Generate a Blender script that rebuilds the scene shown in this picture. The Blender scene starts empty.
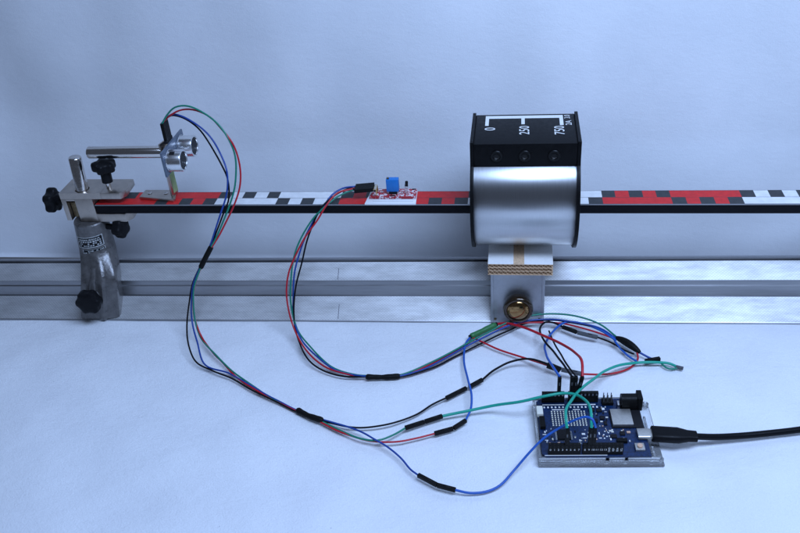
import bpy, bmesh, math, random
from mathutils import Vector, Matrix, noise

random.seed(11)
S = 0.01                       # every length below is written in centimetres
scene = bpy.context.scene
col = scene.collection

# ------------------------------------------------------------------ camera
def set_camera():
    cam = bpy.data.cameras.new('camera')
    ob = bpy.data.objects.new('camera', cam)
    col.objects.link(ob)
    yaw, pitch, roll = CAM['yaw'], CAM['pitch'], CAM['roll']
    fw = Vector((math.sin(yaw)*math.cos(pitch), math.cos(yaw)*math.cos(pitch), -math.sin(pitch)))
    rt = Vector((math.cos(yaw), -math.sin(yaw), 0))
    up = rt.cross(fw)
    r2 = rt*math.cos(roll) + up*math.sin(roll)
    u2 = up*math.cos(roll) - rt*math.sin(roll)
    m = Matrix((r2, u2, -fw)).transposed().to_4x4()
    m.translation = Vector(CAM['loc'])*S
    ob.matrix_world = m
    cam.sensor_fit = 'HORIZONTAL'
    cam.sensor_width = 36
    cam.lens = 36*CAM['f']/800
    cam.clip_start = 0.02
    cam.clip_end = 50
    scene.camera = ob
CAM = dict(loc=(33.538, -54.028, 40.462), yaw=-0.1667, pitch=0.58292, roll=-0.08311, f=816.4)
set_camera()

# ------------------------------------------------------------------ light: one soft overhead studio lamp, cool white
world = bpy.data.worlds.new('World')
scene.world = world
world.use_nodes = True
bg = world.node_tree.nodes['Background']
bg.inputs['Color'].default_value = (0.55, 0.68, 1.0, 1)
bg.inputs['Strength'].default_value = 0.09

def area_lamp(name, loc, target, size, power, color):
    l = bpy.data.lights.new(name, 'AREA')
    l.shape = 'RECTANGLE'
    l.size, l.size_y = size[0]*S, size[1]*S
    l.energy = power
    l.color = color
    o = bpy.data.objects.new(name, l)
    col.objects.link(o)
    o.location = Vector(loc)*S
    o.rotation_euler = (Vector(target)-Vector(loc)).to_track_quat('-Z', 'Y').to_euler()
    return o
area_lamp('overhead_softbox', (60, -44, 92), (46, -2, 2), (66, 26), 13.0, (0.455, 0.63, 1.0))
scene.view_settings.view_transform = 'Standard'
scene.view_settings.look = 'None'
scene.view_settings.exposure = 0
scene.view_settings.gamma = 1
# ------------------------------------------------------------------ materials
MATS = {}
def mat(name, color=(0.5, 0.5, 0.5), rough=0.5, metal=0.0, var=0.0, vscale=300.0, bump=0.0, bscale=2000.0,
        rvar=0.0, trans=0.0, ior=1.45, coat=0.0, aniso=None, spec=0.5):
    """Principled material with procedural colour, roughness and relief variation (object space)."""
    if name in MATS:
        return MATS[name]
    m = bpy.data.materials.new(name)
    m.use_nodes = True
    nt = m.node_tree
    b = nt.nodes['Principled BSDF']
    b.inputs['Base Color'].default_value = (*color, 1)
    b.inputs['Roughness'].default_value = rough
    b.inputs['Metallic'].default_value = metal
    b.inputs['IOR'].default_value = ior
    b.inputs['Specular IOR Level'].default_value = spec
    b.inputs['Transmission Weight'].default_value = trans
    b.inputs['Coat Weight'].default_value = coat
    tc = nt.nodes.new('ShaderNodeTexCoord')
    mp = nt.nodes.new('ShaderNodeMapping')
    if aniso:
        mp.inputs['Scale'].default_value = aniso
    nt.links.new(tc.outputs['Object'], mp.inputs['Vector'])
    if var or rvar:
        n = nt.nodes.new('ShaderNodeTexNoise')
        n.inputs['Scale'].default_value = vscale
        n.inputs['Detail'].default_value = 5
        n.inputs['Roughness'].default_value = 0.6
        nt.links.new(mp.outputs['Vector'], n.inputs['Vector'])
        if var:
            r = nt.nodes.new('ShaderNodeValToRGB')
            r.color_ramp.elements[0].position = 0.3
            r.color_ramp.elements[1].position = 0.7
            r.color_ramp.elements[0].color = (*[max(0, c*(1-var)) for c in color], 1)
            r.color_ramp.elements[1].color = (*[min(1, c*(1+var)) for c in color], 1)
            nt.links.new(n.outputs['Fac'], r.inputs['Fac'])
            nt.links.new(r.outputs['Color'], b.inputs['Base Color'])
        if rvar:
            q = nt.nodes.new('ShaderNodeMapRange')
            q.inputs['From Min'].default_value = 0.3
            q.inputs['From Max'].default_value = 0.7
            q.inputs['To Min'].default_value = max(0.02, rough-rvar)
            q.inputs['To Max'].default_value = min(1, rough+rvar)
            nt.links.new(n.outputs['Fac'], q.inputs['Value'])
            nt.links.new(q.outputs['Result'], b.inputs['Roughness'])
    if bump:
        n2 = nt.nodes.new('ShaderNodeTexNoise')
        n2.inputs['Scale'].default_value = bscale
        n2.inputs['Detail'].default_value = 4
        nt.links.new(mp.outputs['Vector'], n2.inputs['Vector'])
        bp = nt.nodes.new('ShaderNodeBump')
        bp.inputs['Strength'].default_value = bump
        bp.inputs['Distance'].default_value = 0.0004
        nt.links.new(n2.outputs['Fac'], bp.inputs['Height'])
        nt.links.new(bp.outputs['Normal'], b.inputs['Normal'])
    MATS[name] = m
    return m

def cloth_material(name, c0, c1, scale, strength, dist):
    m = bpy.data.materials.new(name)
    m.use_nodes = True
    nt = m.node_tree
    N, L = nt.nodes.new, nt.links.new
    b = nt.nodes['Principled BSDF']
    b.inputs['Roughness'].default_value = 0.9
    b.inputs['Specular IOR Level'].default_value = 0.15
    tc = N('ShaderNodeTexCoord')
    n = N('ShaderNodeTexNoise'); n.inputs['Scale'].default_value = 22; n.inputs['Detail'].default_value = 6
    L(tc.outputs['Object'], n.inputs['Vector'])
    r = N('ShaderNodeValToRGB')
    r.color_ramp.elements[0].position = 0.3; r.color_ramp.elements[0].color = (*c0, 1)
    r.color_ramp.elements[1].position = 0.7; r.color_ramp.elements[1].color = (*c1, 1)
    L(n.outputs['Fac'], r.inputs['Fac'])
    # sparse specks of lint and small grey smudges
    v = N('ShaderNodeTexVoronoi'); v.inputs['Scale'].default_value = 21; v.inputs['Randomness'].default_value = 1
    L(tc.outputs['Object'], v.inputs['Vector'])
    lt = N('ShaderNodeMath'); lt.operation = 'LESS_THAN'; lt.inputs[1].default_value = 0.011
    L(v.outputs['Distance'], lt.inputs[0])
    mx = N('ShaderNodeMixRGB'); mx.inputs['Color2'].default_value = (0.42, 0.43, 0.46, 1)
    ml = N('ShaderNodeMath'); ml.operation = 'MULTIPLY'; ml.inputs[1].default_value = 0.6
    L(lt.outputs[0], ml.inputs[0]); L(ml.outputs[0], mx.inputs['Fac'])
    L(r.outputs['Color'], mx.inputs['Color1'])
    L(mx.outputs['Color'], b.inputs['Base Color'])
    # felted fibre relief: coarse mottling plus fine fibre
    n1 = N('ShaderNodeTexNoise'); n1.inputs['Scale'].default_value = scale; n1.inputs['Detail'].default_value = 6
    n1.inputs['Roughness'].default_value = 0.65; n1.inputs['Distortion'].default_value = 0.0
    mp = N('ShaderNodeMapping'); mp.inputs['Scale'].default_value = (0.55, 1.0, 1.0)      # fibres lie mostly one way
    L(tc.outputs['Object'], mp.inputs['Vector']); L(mp.outputs['Vector'], n1.inputs['Vector'])
    n2 = N('ShaderNodeTexNoise'); n2.inputs['Scale'].default_value = 900; n2.inputs['Detail'].default_value = 3
    L(tc.outputs['Object'], n2.inputs['Vector'])
    ad = N('ShaderNodeMath'); ad.operation = 'MULTIPLY_ADD'; ad.inputs[1].default_value = 0.35
    L(n2.outputs['Fac'], ad.inputs[0]); L(n1.outputs['Fac'], ad.inputs[2])
    bp = N('ShaderNodeBump'); bp.inputs['Strength'].default_value = strength; bp.inputs['Distance'].default_value = dist
    L(ad.outputs[0], bp.inputs['Height']); L(bp.outputs['Normal'], b.inputs['Normal'])
    return m

def knurled_aluminium():
    """Machined aluminium with a fine cross-hatched milling pattern and handling stains."""
    m = bpy.data.materials.new('knurled_aluminium')
    m.use_nodes = True
    nt = m.node_tree
    N, L = nt.nodes.new, nt.links.new
    b = nt.nodes['Principled BSDF']
    b.inputs['Metallic'].default_value = 0.72
    tc = N('ShaderNodeTexCoord')
    waves = []
    for ang in (52, -52):
        mp = N('ShaderNodeMapping'); mp.inputs['Rotation'].default_value = (0, 0, math.radians(ang))
        L(tc.outputs['Object'], mp.inputs['Vector'])
        w = N('ShaderNodeTexWave'); w.inputs['Scale'].default_value = 210; w.inputs['Distortion'].default_value = 0.3
        L(mp.outputs['Vector'], w.inputs['Vector'])
        waves.append(w)
    mxw = N('ShaderNodeMath'); mxw.operation = 'MULTIPLY'
    L(waves[0].outputs['Fac'], mxw.inputs[0]); L(waves[1].outputs['Fac'], mxw.inputs[1])
    # stains
    mp = N('ShaderNodeMapping'); mp.inputs['Scale'].default_value = (0.45, 1.6, 1.6)
    L(tc.outputs['Object'], mp.inputs['Vector'])
    n = N('ShaderNodeTexNoise'); n.inputs['Scale'].default_value = 75; n.inputs['Detail'].default_value = 7; n.inputs['Roughness'].default_value = 0.7
    L(mp.outputs['Vector'], n.inputs['Vector'])
    r = N('ShaderNodeValToRGB')
    r.color_ramp.elements[0].position = 0.30; r.color_ramp.elements[0].color = (0.52, 0.515, 0.505, 1)
    r.color_ramp.elements[1].position = 0.62; r.color_ramp.elements[1].color = (0.76, 0.755, 0.745, 1)
    L(n.outputs['Fac'], r.inputs['Fac'])
    mx = N('ShaderNodeMixRGB'); mx.blend_type = 'MULTIPLY'; mx.inputs['Fac'].default_value = 0.20
    L(r.outputs['Color'], mx.inputs['Color1']); L(mxw.outputs[0], mx.inputs['Color2'])
    L(mx.outputs['Color'], b.inputs['Base Color'])
    q = N('ShaderNodeMapRange'); q.inputs['To Min'].default_value = 0.62; q.inputs['To Max'].default_value = 0.48
    L(n.outputs['Fac'], q.inputs['Value']); L(q.outputs['Result'], b.inputs['Roughness'])
    bp = N('ShaderNodeBump'); bp.inputs['Strength'].default_value = 0.18; bp.inputs['Distance'].default_value = 0.0002
    L(mxw.outputs[0], bp.inputs['Height']); L(bp.outputs['Normal'], b.inputs['Normal'])
    return m

def clear_acrylic():
    """moulded clear plastic: mostly see-through, slightly milky, glossy at grazing angles"""
    m = bpy.data.materials.new('clear_acrylic')
    m.use_nodes = True
    nt = m.node_tree
    N, L = nt.nodes.new, nt.links.new
    nt.nodes.remove(nt.nodes['Principled BSDF'])
    out = nt.nodes['Material Output']
    tr = N('ShaderNodeBsdfTransparent'); tr.inputs['Color'].default_value = (0.965, 0.975, 0.98, 1)
    df = N('ShaderNodeBsdfDiffuse'); df.inputs['Color'].default_value = (0.95, 0.96, 0.97, 1)
    gl = N('ShaderNodeBsdfGlossy'); gl.inputs['Roughness'].default_value = 0.12
    n = N('ShaderNodeTexNoise'); n.inputs['Scale'].default_value = 70
    tc = N('ShaderNodeTexCoord'); L(tc.outputs['Object'], n.inputs['Vector'])
    q = N('ShaderNodeMapRange'); q.inputs['To Min'].default_value = 0.13; q.inputs['To Max'].default_value = 0.21
    L(n.outputs['Fac'], q.inputs['Value'])
    a = N('ShaderNodeMixShader'); L(q.outputs['Result'], a.inputs['Fac'])
    L(tr.outputs[0], a.inputs[1]); L(df.outputs[0], a.inputs[2])
    lw = N('ShaderNodeLayerWeight'); lw.inputs['Blend'].default_value = 0.28
    b = N('ShaderNodeMixShader'); L(lw.outputs['Fresnel'], b.inputs['Fac'])
    L(a.outputs[0], b.inputs[1]); L(gl.outputs[0], b.inputs[2])
    L(b.outputs[0], out.inputs['Surface'])
    return m

def red_print():
    """red solder mask crowded with white print and pads"""
    m = mat('red_solder_mask', (0.5, 0.2, 0.2), 0.45)
    nt = m.node_tree
    N, L = nt.nodes.new, nt.links.new
    tc = N('ShaderNodeTexCoord')
    n = N('ShaderNodeTexVoronoi'); n.inputs['Scale'].default_value = 900; n.distance = 'CHEBYCHEV'
    L(tc.outputs['Object'], n.inputs['Vector'])
    r = N('ShaderNodeValToRGB'); r.color_ramp.interpolation = 'CONSTANT'
    r.color_ramp.elements[0].position = 0.0; r.color_ramp.elements[0].color = (0.36, 0.02, 0.03, 1)
    r.color_ramp.elements[1].position = 0.64; r.color_ramp.elements[1].color = (0.66, 0.52, 0.54, 1)
    L(n.outputs['Color'], r.inputs['Fac'])
    L(r.outputs['Color'], nt.nodes['Principled BSDF'].inputs['Base Color'])
    return m

M = {
    'felt': cloth_material('white_felt', (0.745,0.755,0.775), (0.80,0.81,0.825), 140, 0.52, 0.0022),
    'cloth': cloth_material('white_sheet', (0.74,0.755,0.78), (0.80,0.81,0.83), 200, 0.22, 0.0012),
    'bench': knurled_aluminium(),
    'bench_plain': mat('drawn_aluminium', (0.36, 0.36, 0.37), 0.42, 1.0, var=0.2, vscale=120, rvar=0.1, aniso=(0.08, 1, 1)),
    'winding': mat('brushed_aluminium_foil', (0.66, 0.665, 0.67), 0.40, 1.0, var=0.05, vscale=4200, rvar=0.03, aniso=(1, 0.03, 0.03), bump=0.05, bscale=2500),
    'steel': mat('polished_steel', (0.66, 0.62, 0.58), 0.15, 1.0, rvar=0.06, vscale=500, bump=0.04, bscale=800, aniso=(0.05, 1, 1)),
    'nickel': mat('nickel_plate', (0.50, 0.44, 0.38), 0.36, 1.0, var=0.14, vscale=160, rvar=0.1, bump=0.08, bscale=900),
    'brass': mat('dull_brass', (0.22, 0.17, 0.10), 0.42, 1.0, var=0.3, vscale=400),
    'iron': mat('hammered_grey_enamel', (0.125, 0.117, 0.112), 0.33, 0.4, var=0.28, vscale=200, rvar=0.08, bump=0.7, bscale=420, coat=0.15),
    'knob_black': mat('black_bakelite', (0.008, 0.008, 0.009), 0.40, 0, rvar=0.1, vscale=500, bump=0.08, bscale=900, spec=0.12),
    'coil_black': mat('black_phenolic', (0.0055, 0.0055, 0.006), 0.40, 0, var=0.2, vscale=300, rvar=0.08, bump=0.05, bscale=1500, spec=0.12),
    'rubber': mat('black_shrink_tube', (0.007, 0.007, 0.007), 0.5, 0, rvar=0.12, vscale=700, bump=0.3, bscale=900, spec=0.12),
    'housing': mat('black_connector_plastic', (0.007, 0.007, 0.007), 0.45, 0, rvar=0.1, vscale=900, bump=0.1, bscale=1500, spec=0.12),
    'housing_worn': mat('scuffed_connector_plastic', (0.075, 0.078, 0.085), 0.42, 0, var=0.35, vscale=900),
    'socket': mat('socket_glint', (0.62, 0.60, 0.56), 0.25, 1.0),  # bright metal for the modelled glint in each socket
    'socket_rim': mat('glossy_black_rim', (0.006, 0.006, 0.006), 0.32, 0, spec=0.2),
    'hole': mat('hole_shade', (0.004, 0.004, 0.004), 0.8),  # near-black fill, stands in for the shade inside holes and slots
    'white_ink': mat('white_print', (0.72, 0.72, 0.70), 0.6, var=0.08, vscale=900),
    'ruler_black': mat('black_anodised_bar', (0.006, 0.006, 0.008), 0.55, 0.1, rvar=0.1, vscale=300, spec=0.12),
    'tape_white': mat('tape_white', (0.70, 0.70, 0.69), 0.42, var=0.10, vscale=160, rvar=.12),
    'tape_red': mat('tape_red', (0.58, 0.014, 0.014), 0.5, var=0.14, vscale=250),
    'tape_black': mat('tape_black', (0.030, 0.032, 0.034), 0.5, var=0.25, vscale=250),
    'card_tan': mat('kraft_cardboard', (0.62, 0.43, 0.27), 0.85, var=0.2, vscale=700, bump=0.3, bscale=1500),
    'card_white': mat('white_liner', (0.80, 0.79, 0.76), 0.75, var=0.04, vscale=400, bump=0.1, bscale=900),
    'rider': mat('cast_aluminium', (0.50, 0.51, 0.53), 0.46, 0.9, var=0.10, vscale=220, rvar=0.08, bump=0.12, bscale=900),
    'glint_gold': mat('knob_gold_glint', (0.30, 0.17, 0.06), 0.16, 1.0, var=0.2, vscale=200, coat=0.5),  # gold colour stands in for a reflection on the dark knob
    'knob_amber': mat('lacquered_bronze', (0.045, 0.028, 0.014), 0.2, 0.7, var=0.2, vscale=200, rvar=0.04, coat=0.8),
    'pcb_blue': mat('blue_solder_mask', (0.002, 0.016, 0.062), 0.4, 0, var=0.6, vscale=700, bump=0.15, bscale=1600),
    'pcb_red': red_print(),
    'pcb_edge': mat('sensor_board_mask', (0.10, 0.125, 0.17), 0.35, 0, var=0.25, vscale=500),
    'chip': mat('chip_epoxy', (0.014, 0.014, 0.016), 0.5, 0, rvar=0.1, vscale=900, spec=0.12),
    'shield': mat('tinned_shield', (0.52, 0.50, 0.46), 0.42, 0.9, var=0.08, vscale=500),
    'gold': mat('gold_pins', (0.75, 0.58, 0.25), 0.3, 1),
    'tin': mat('tin_leads', (0.66, 0.66, 0.66), 0.3, 1),
    'led': mat('led_body', (0.80, 0.78, 0.66), 0.4),
    'ivory': mat('ivory_plastic', (0.72, 0.70, 0.60), 0.5),
    'trim_blue': mat('trimmer_blue', (0.010, 0.17, 0.52), 0.4, var=0.08, vscale=500),
    'white_plastic': mat('white_plastic', (0.78, 0.78, 0.78), 0.4),
    'mesh_dark': mat('transducer_mesh', (0.035, 0.035, 0.038), 0.6, 0.5, bump=0.8, bscale=2500),
    'tan_button': mat('tan_button', (0.62, 0.40, 0.27), 0.5),
    'masking': mat('pale_green_tape', (0.36, 0.52, 0.24), 0.7, var=0.1, vscale=500),
    'clear': clear_acrylic(),
    'w_red': mat('red_insulation', (0.46, 0.010, 0.022), 0.38, rvar=0.08, vscale=400),
    'w_green': mat('green_insulation', (0.008, 0.20, 0.13), 0.38, rvar=0.08, vscale=400),
    'w_teal': mat('teal_insulation', (0.012, 0.34, 0.24), 0.38, rvar=0.08, vscale=400),
    'w_blue': mat('blue_insulation', (0.012, 0.055, 0.28), 0.38, rvar=0.08, vscale=400),
    'w_blue2': mat('bright_blue_insulation', (0.016, 0.10, 0.42), 0.38, rvar=0.08, vscale=400),
    'w_black': mat('black_insulation', (0.006, 0.006, 0.008), 0.38, rvar=0.08, vscale=400, spec=0.12),
    'shrink_green': mat('green_shrink_tube', (0.035, 0.17, 0.055), 0.45, bump=0.3, bscale=700),
    'usb_black': mat('usb_overmould', (0.006, 0.006, 0.007), 0.42, rvar=0.08, vscale=700, bump=0.12, bscale=1500, spec=0.12),
    'plate_print': mat('worn_print', (0.42, 0.43, 0.42), 0.5, var=0.5, vscale=900),
    'alu_can': mat('drawn_aluminium_can', (0.80, 0.80, 0.80), 0.26, 1.0, rvar=.05, vscale=600, aniso=(0.1,1,1)),
    'pencil': mat('pencil_line', (0.16, 0.16, 0.18), 0.7),
}

def brushed_winding():
    m = M['winding']; nt = m.node_tree
    b = nt.nodes['Principled BSDF']
    tg = nt.nodes.new('ShaderNodeTangent'); tg.direction_type = 'RADIAL'; tg.axis = 'X'
    nt.links.new(tg.outputs['Tangent'], b.inputs['Tangent'])
    b.inputs['Anisotropic'].default_value = 0.9
    b.inputs['Anisotropic Rotation'].default_value = 0.25
brushed_winding()

# ------------------------------------------------------------------ mesh builder
class MB:
    def __init__(self):
        self.v, self.f, self.mi = [], [], []
    def add(self, vs, fs, mi=0):
        o = len(self.v)
        self.v += [tuple(a) for a in vs]
        self.f += [tuple(i+o for i in f) for f in fs]
        self.mi += [mi]*len(fs)
        return self
    def box(self, a, b, mi=0):
        (x0, y0, z0), (x1, y1, z1) = a, b
        vs = [(x0,y0,z0),(x1,y0,z0),(x1,y1,z0),(x0,y1,z0),(x0,y0,z1),(x1,y0,z1),(x1,y1,z1),(x0,y1,z1)]
        return self.add(vs, [(0,3,2,1),(4,5,6,7),(0,1,5,4),(1,2,6,5),(2,3,7,6),(3,0,4,7)], mi)
    def obox(self, p, q, w, h, up=(0,0,1), mi=0):
        """box running from p to q, w wide, h high"""
        p, q, up = Vector(p), Vector(q), Vector(up)
        d = (q-p).normalized(); s = d.cross(up).normalized(); u = s.cross(d)
        vs = []
        for c in (p, q):
            for a, b in ((-1,-1),(1,-1),(1,1),(-1,1)):
                vs.append(c + s*a*w/2 + u*b*h/2)
        return self.add(vs, [(0,1,2,3),(7,6,5,4),(0,4,5,1),(1,5,6,2),(2,6,7,3),(3,7,4,0)], mi)
    def prism_x(self, prof, x0, x1, mi=0):
        """profile of (y,z) points swept along x"""
        n = len(prof)
        vs = [(x0,y,z) for y,z in prof] + [(x1,y,z) for y,z in prof]
        fs = [tuple(range(n))[::-1], tuple(range(n,2*n))]
        fs += [(i,(i+1)%n,(i+1)%n+n,i+n) for i in range(n)]
        return self.add(vs, fs, mi)
    def prism_z(self, prof, z0, z1, mi=0):
        n = len(prof)
        vs = [(x,y,z0) for x,y in prof] + [(x,y,z1) for x,y in prof]
        fs = [tuple(range(n))[::-1], tuple(range(n,2*n))]
        fs += [(i,(i+1)%n,(i+1)%n+n,i+n) for i in range(n)]
        return self.add(vs, fs, mi)
    def rings(self, rings, cap0=True, cap1=True, mi=0):
        n = len(rings[0]); vs = [v for r in rings for v in r]; fs = []
        for k in range(len(rings)-1):
            for i in range(n):
                j = (i+1) % n
                fs.append((k*n+i, k*n+j, (k+1)*n+j, (k+1)*n+i))
        if cap0: fs.append(tuple(range(n))[::-1])
        if cap1: fs.append(tuple(range((len(rings)-1)*n, len(rings)*n)))
        return self.add(vs, fs, mi)
    def lathe(self, p, axis, prof, n=24, lobes=0, amp=0.0, lo=None, cap0=True, cap1=True, mi=0):
        """prof: (distance along axis, radius); lobes give a star knob where lo[i] is true"""
        p, d = Vector(p), Vector(axis).normalized()
        s = d.cross(Vector((0,0,1)))
        if s.length < 1e-3: s = Vector((1,0,0))
        s.normalize(); u = d.cross(s)
        rs = []
        for k, (t, r) in enumerate(prof):
            ring = []
            for i in range(n):
                a = 2*math.pi*i/n
                rr = r
                if lobes and (lo is None or lo[k]):
                    rr = r*(1 + amp*math.copysign(abs(math.cos(lobes*a))**0.6, math.cos(lobes*a)))
                ring.append(p + d*t + s*math.cos(a)*rr + u*math.sin(a)*rr)
            rs.append(ring)
        return self.rings(rs, cap0, cap1, mi)
    def tube(self, pts, r, n=8, mi=0):
        pts = [Vector(q) for q in pts]
        rs = []; prev = None
        for i, q in enumerate(pts):
            d = (pts[min(i+1,len(pts)-1)] - pts[max(i-1,0)]).normalized()
            if prev is None:
                s = d.cross(Vector((0,0,1)))
                if s.length < 1e-3: s = Vector((1,0,0))
            else:
                s = prev - d*prev.dot(d)
            s.normalize(); prev = s; u = d.cross(s)
            rad = r(i/(len(pts)-1)) if callable(r) else r
            rs.append([q + s*math.cos(2*math.pi*k/n)*rad + u*math.sin(2*math.pi*k/n)*rad for k in range(n)])
        return self.rings(rs, True, True, mi)
    def mesh(self, name, mats, off=(0,0,0), smooth=35, bevel=0):
        me = bpy.data.meshes.new(name)
        o = Vector(off)
        me.from_pydata([(Vector(a)-o)*S for a in self.v], [], self.f)
        for m in (mats if isinstance(mats, (list, tuple)) else [mats]):
            me.materials.append(m)
        me.polygons.foreach_set('material_index', self.mi)
        bm = bmesh.new(); bm.from_mesh(me)
        bmesh.ops.recalc_face_normals(bm, faces=bm.faces)
        if bevel:
            es = [e for e in bm.edges if len(e.link_faces) == 2 and e.calc_face_angle(0) > math.radians(35)]
            bmesh.ops.bevel(bm, geom=es, offset=bevel*S, segments=2, profile=0.6, affect='EDGES', clamp_overlap=True)
        bm.to_mesh(me); bm.free()
        if smooth:
            me.shade_smooth()
            me.set_sharp_from_angle(angle=math.radians(smooth))
        return me

def thing(name, label, cat, loc=(0,0,0), rotz=0, group=None):
    o = bpy.data.objects.new(name, None)
    o.empty_display_size = 0.005
    col.objects.link(o)
    o.location = Vector(loc)*S
    o.rotation_euler = (0, 0, rotz)
    o['label'] = label; o['category'] = cat
    if group: o['group'] = group
    o['_loc'] = loc
    return o
def part(name, mb, mats, parent, world=False, smooth=35, bevel=0, label=None, kind=None):
    """world=True: the builder's coordinates are world centimetres; the (unrotated) thing's base is taken off"""
    root = parent
    while root.parent: root = root.parent
    off = Vector(root.location)/S if world else (0,0,0)
    me = mb if isinstance(mb, bpy.types.Mesh) else mb.mesh(name, mats, off, smooth, bevel)
    o = bpy.data.objects.new(name, me)
    col.objects.link(o)
    o.parent = parent
    if label: o['label'] = label
    if kind: o['kind'] = kind
    return o
def solo(name, mb, mats, label, cat, loc=(0,0,0), group=None, **kw):
    o = bpy.data.objects.new(name, mb.mesh(name, mats, loc, **kw))
    col.objects.link(o)
    o.location = Vector(loc)*S
    o['label'] = label; o['category'] = cat
    if group: o['group'] = group
    return o
def spline(pts, step=0.25):
    """centripetal Catmull-Rom through the points, sampled about every step cm"""
    P = [Vector(p) for p in pts]
    P = [P[0]*2-P[1]] + P + [P[-1]*2-P[-2]]
    out = []
    for i in range(1, len(P)-2):
        a, b, c, d = P[i-1], P[i], P[i+1], P[i+2]
        t0 = 0; t1 = t0+max(1e-4,(b-a).length**.5); t2 = t1+max(1e-4,(c-b).length**.5); t3 = t2+max(1e-4,(d-c).length**.5)
        n = max(2, int((c-b).length/step))
        for k in range(n):
            t = t1+(t2-t1)*k/n
            A1 = a*((t1-t)/(t1-t0))+b*((t-t0)/(t1-t0)); A2 = b*((t2-t)/(t2-t1))+c*((t-t1)/(t2-t1)); A3 = c*((t3-t)/(t3-t2))+d*((t-t2)/(t3-t2))
            B1 = A1*((t2-t)/(t2-t0))+A2*((t-t0)/(t2-t0)); B2 = A2*((t3-t)/(t3-t1))+A3*((t-t1)/(t3-t1))
            out.append(B1*((t2-t)/(t2-t1))+B2*((t-t1)/(t2-t1)))
    out.append(P[-2])
    return out
def text_mesh(name, s, size, mats, loc, rot, sx=1.0, extrude=0.004):
    """flat lettering as a mesh; loc in cm in its thing's space, rot as euler"""
    c = bpy.data.curves.new(name, 'FONT')
    c.body = s; c.size = size*S; c.align_x = 'CENTER'; c.align_y = 'CENTER'; c.extrude = extrude*S
    c.resolution_u = 3
    t = bpy.data.objects.new(name, c)
    col.objects.link(t)
    dg = bpy.context.evaluated_depsgraph_get()
    me = bpy.data.meshes.new_from_object(t.evaluated_get(dg))
    bpy.data.objects.remove(t); bpy.data.curves.remove(c)
    mw = Matrix.Translation(Vector(loc)*S) @ rot.to_matrix().to_4x4() @ Matrix.Diagonal((sx,1,1,1))
    me.transform(mw)
    me.materials.clear(); me.materials.append(mats)
    me.name = name
    return me
from mathutils import Euler

# ------------------------------------------------------------------ the setting: one white cloth, laid flat and swept up behind
def sheet(name, xs, rows, fn, m, label):
    vs = [fn(x, r) for r in rows for x in xs]
    nx = len(xs)
    fs = [(j*nx+i, j*nx+i+1, (j+1)*nx+i+1, (j+1)*nx+i) for j in range(len(rows)-1) for i in range(nx-1)]
    o = bpy.data.objects.new(name, MB().add(vs, fs).mesh(name, m, smooth=180))
    col.objects.link(o)
    o['kind'] = 'structure'; o['label'] = label
def backdrop():
    xs = [-75+i for i in range(201)]
    # felt on the table: thin, slightly uneven, never above z = 0 so that things stand on it
    def felt(x, y):
        d = 0.26*(noise.noise(Vector((x*0.10, y*0.14, 9)))-0.5)+0.15*(noise.noise(Vector((x*0.30, y*0.36, 4)))-0.5)+0.035*(noise.noise(Vector((x*0.8+3, y*0.95, 2)))-0.5)
        k = 0.2 if -3 < y < 5.0 else 1
        if 34.5 < x < 43.5 and -17.5 < y < -10: k = 0.3
        return (x, y, min(0, d*k))
    sheet('table_cloth', xs, [-48+0.8*i for i in range(70)], felt, M['felt'], 'white felt table covering')
    # sheet hanging behind, leaning back a little, with soft creases
    rows = [(7.5+0.35*math.sin(math.radians(a)), 0.35*(1-math.cos(math.radians(a)))) for a in (0,20,40,60,80,90)]
    z = 2.0
    while z < 75: rows.append((7.85+(z-0.35)*0.06, z)); z += 1.2
    def hang(x, r):
        y, z = r
        w = min(1, z/14)
        n1 = noise.noise(Vector((x*0.035, 1, z*0.03+3)))
        n2 = noise.noise(Vector((x*0.11+7, 2, z*0.05)))
        fold = 1.5*math.exp(-((x-62-0.9*(z-6))/2.6)**2)-0.8*math.exp(-((x-57-0.9*(z-6))/3.0)**2)+1.0*math.exp(-((x-74+0.6*(z-14))/4)**2)-0.4*math.exp(-((x+12+0.1*z)/6)**2)
        tension = 0.05*math.sin(x*0.55+1.5*noise.noise(Vector((x*.05,0,z*.03))))
        return (x, y-w*(n1*1.8+n2*0.5+fold+tension*1.6)+0.3*w, z+.001)
    sheet('backdrop_cloth', xs, rows, hang, M['cloth'], 'white sheet hanging behind the bench')
backdrop()

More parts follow.
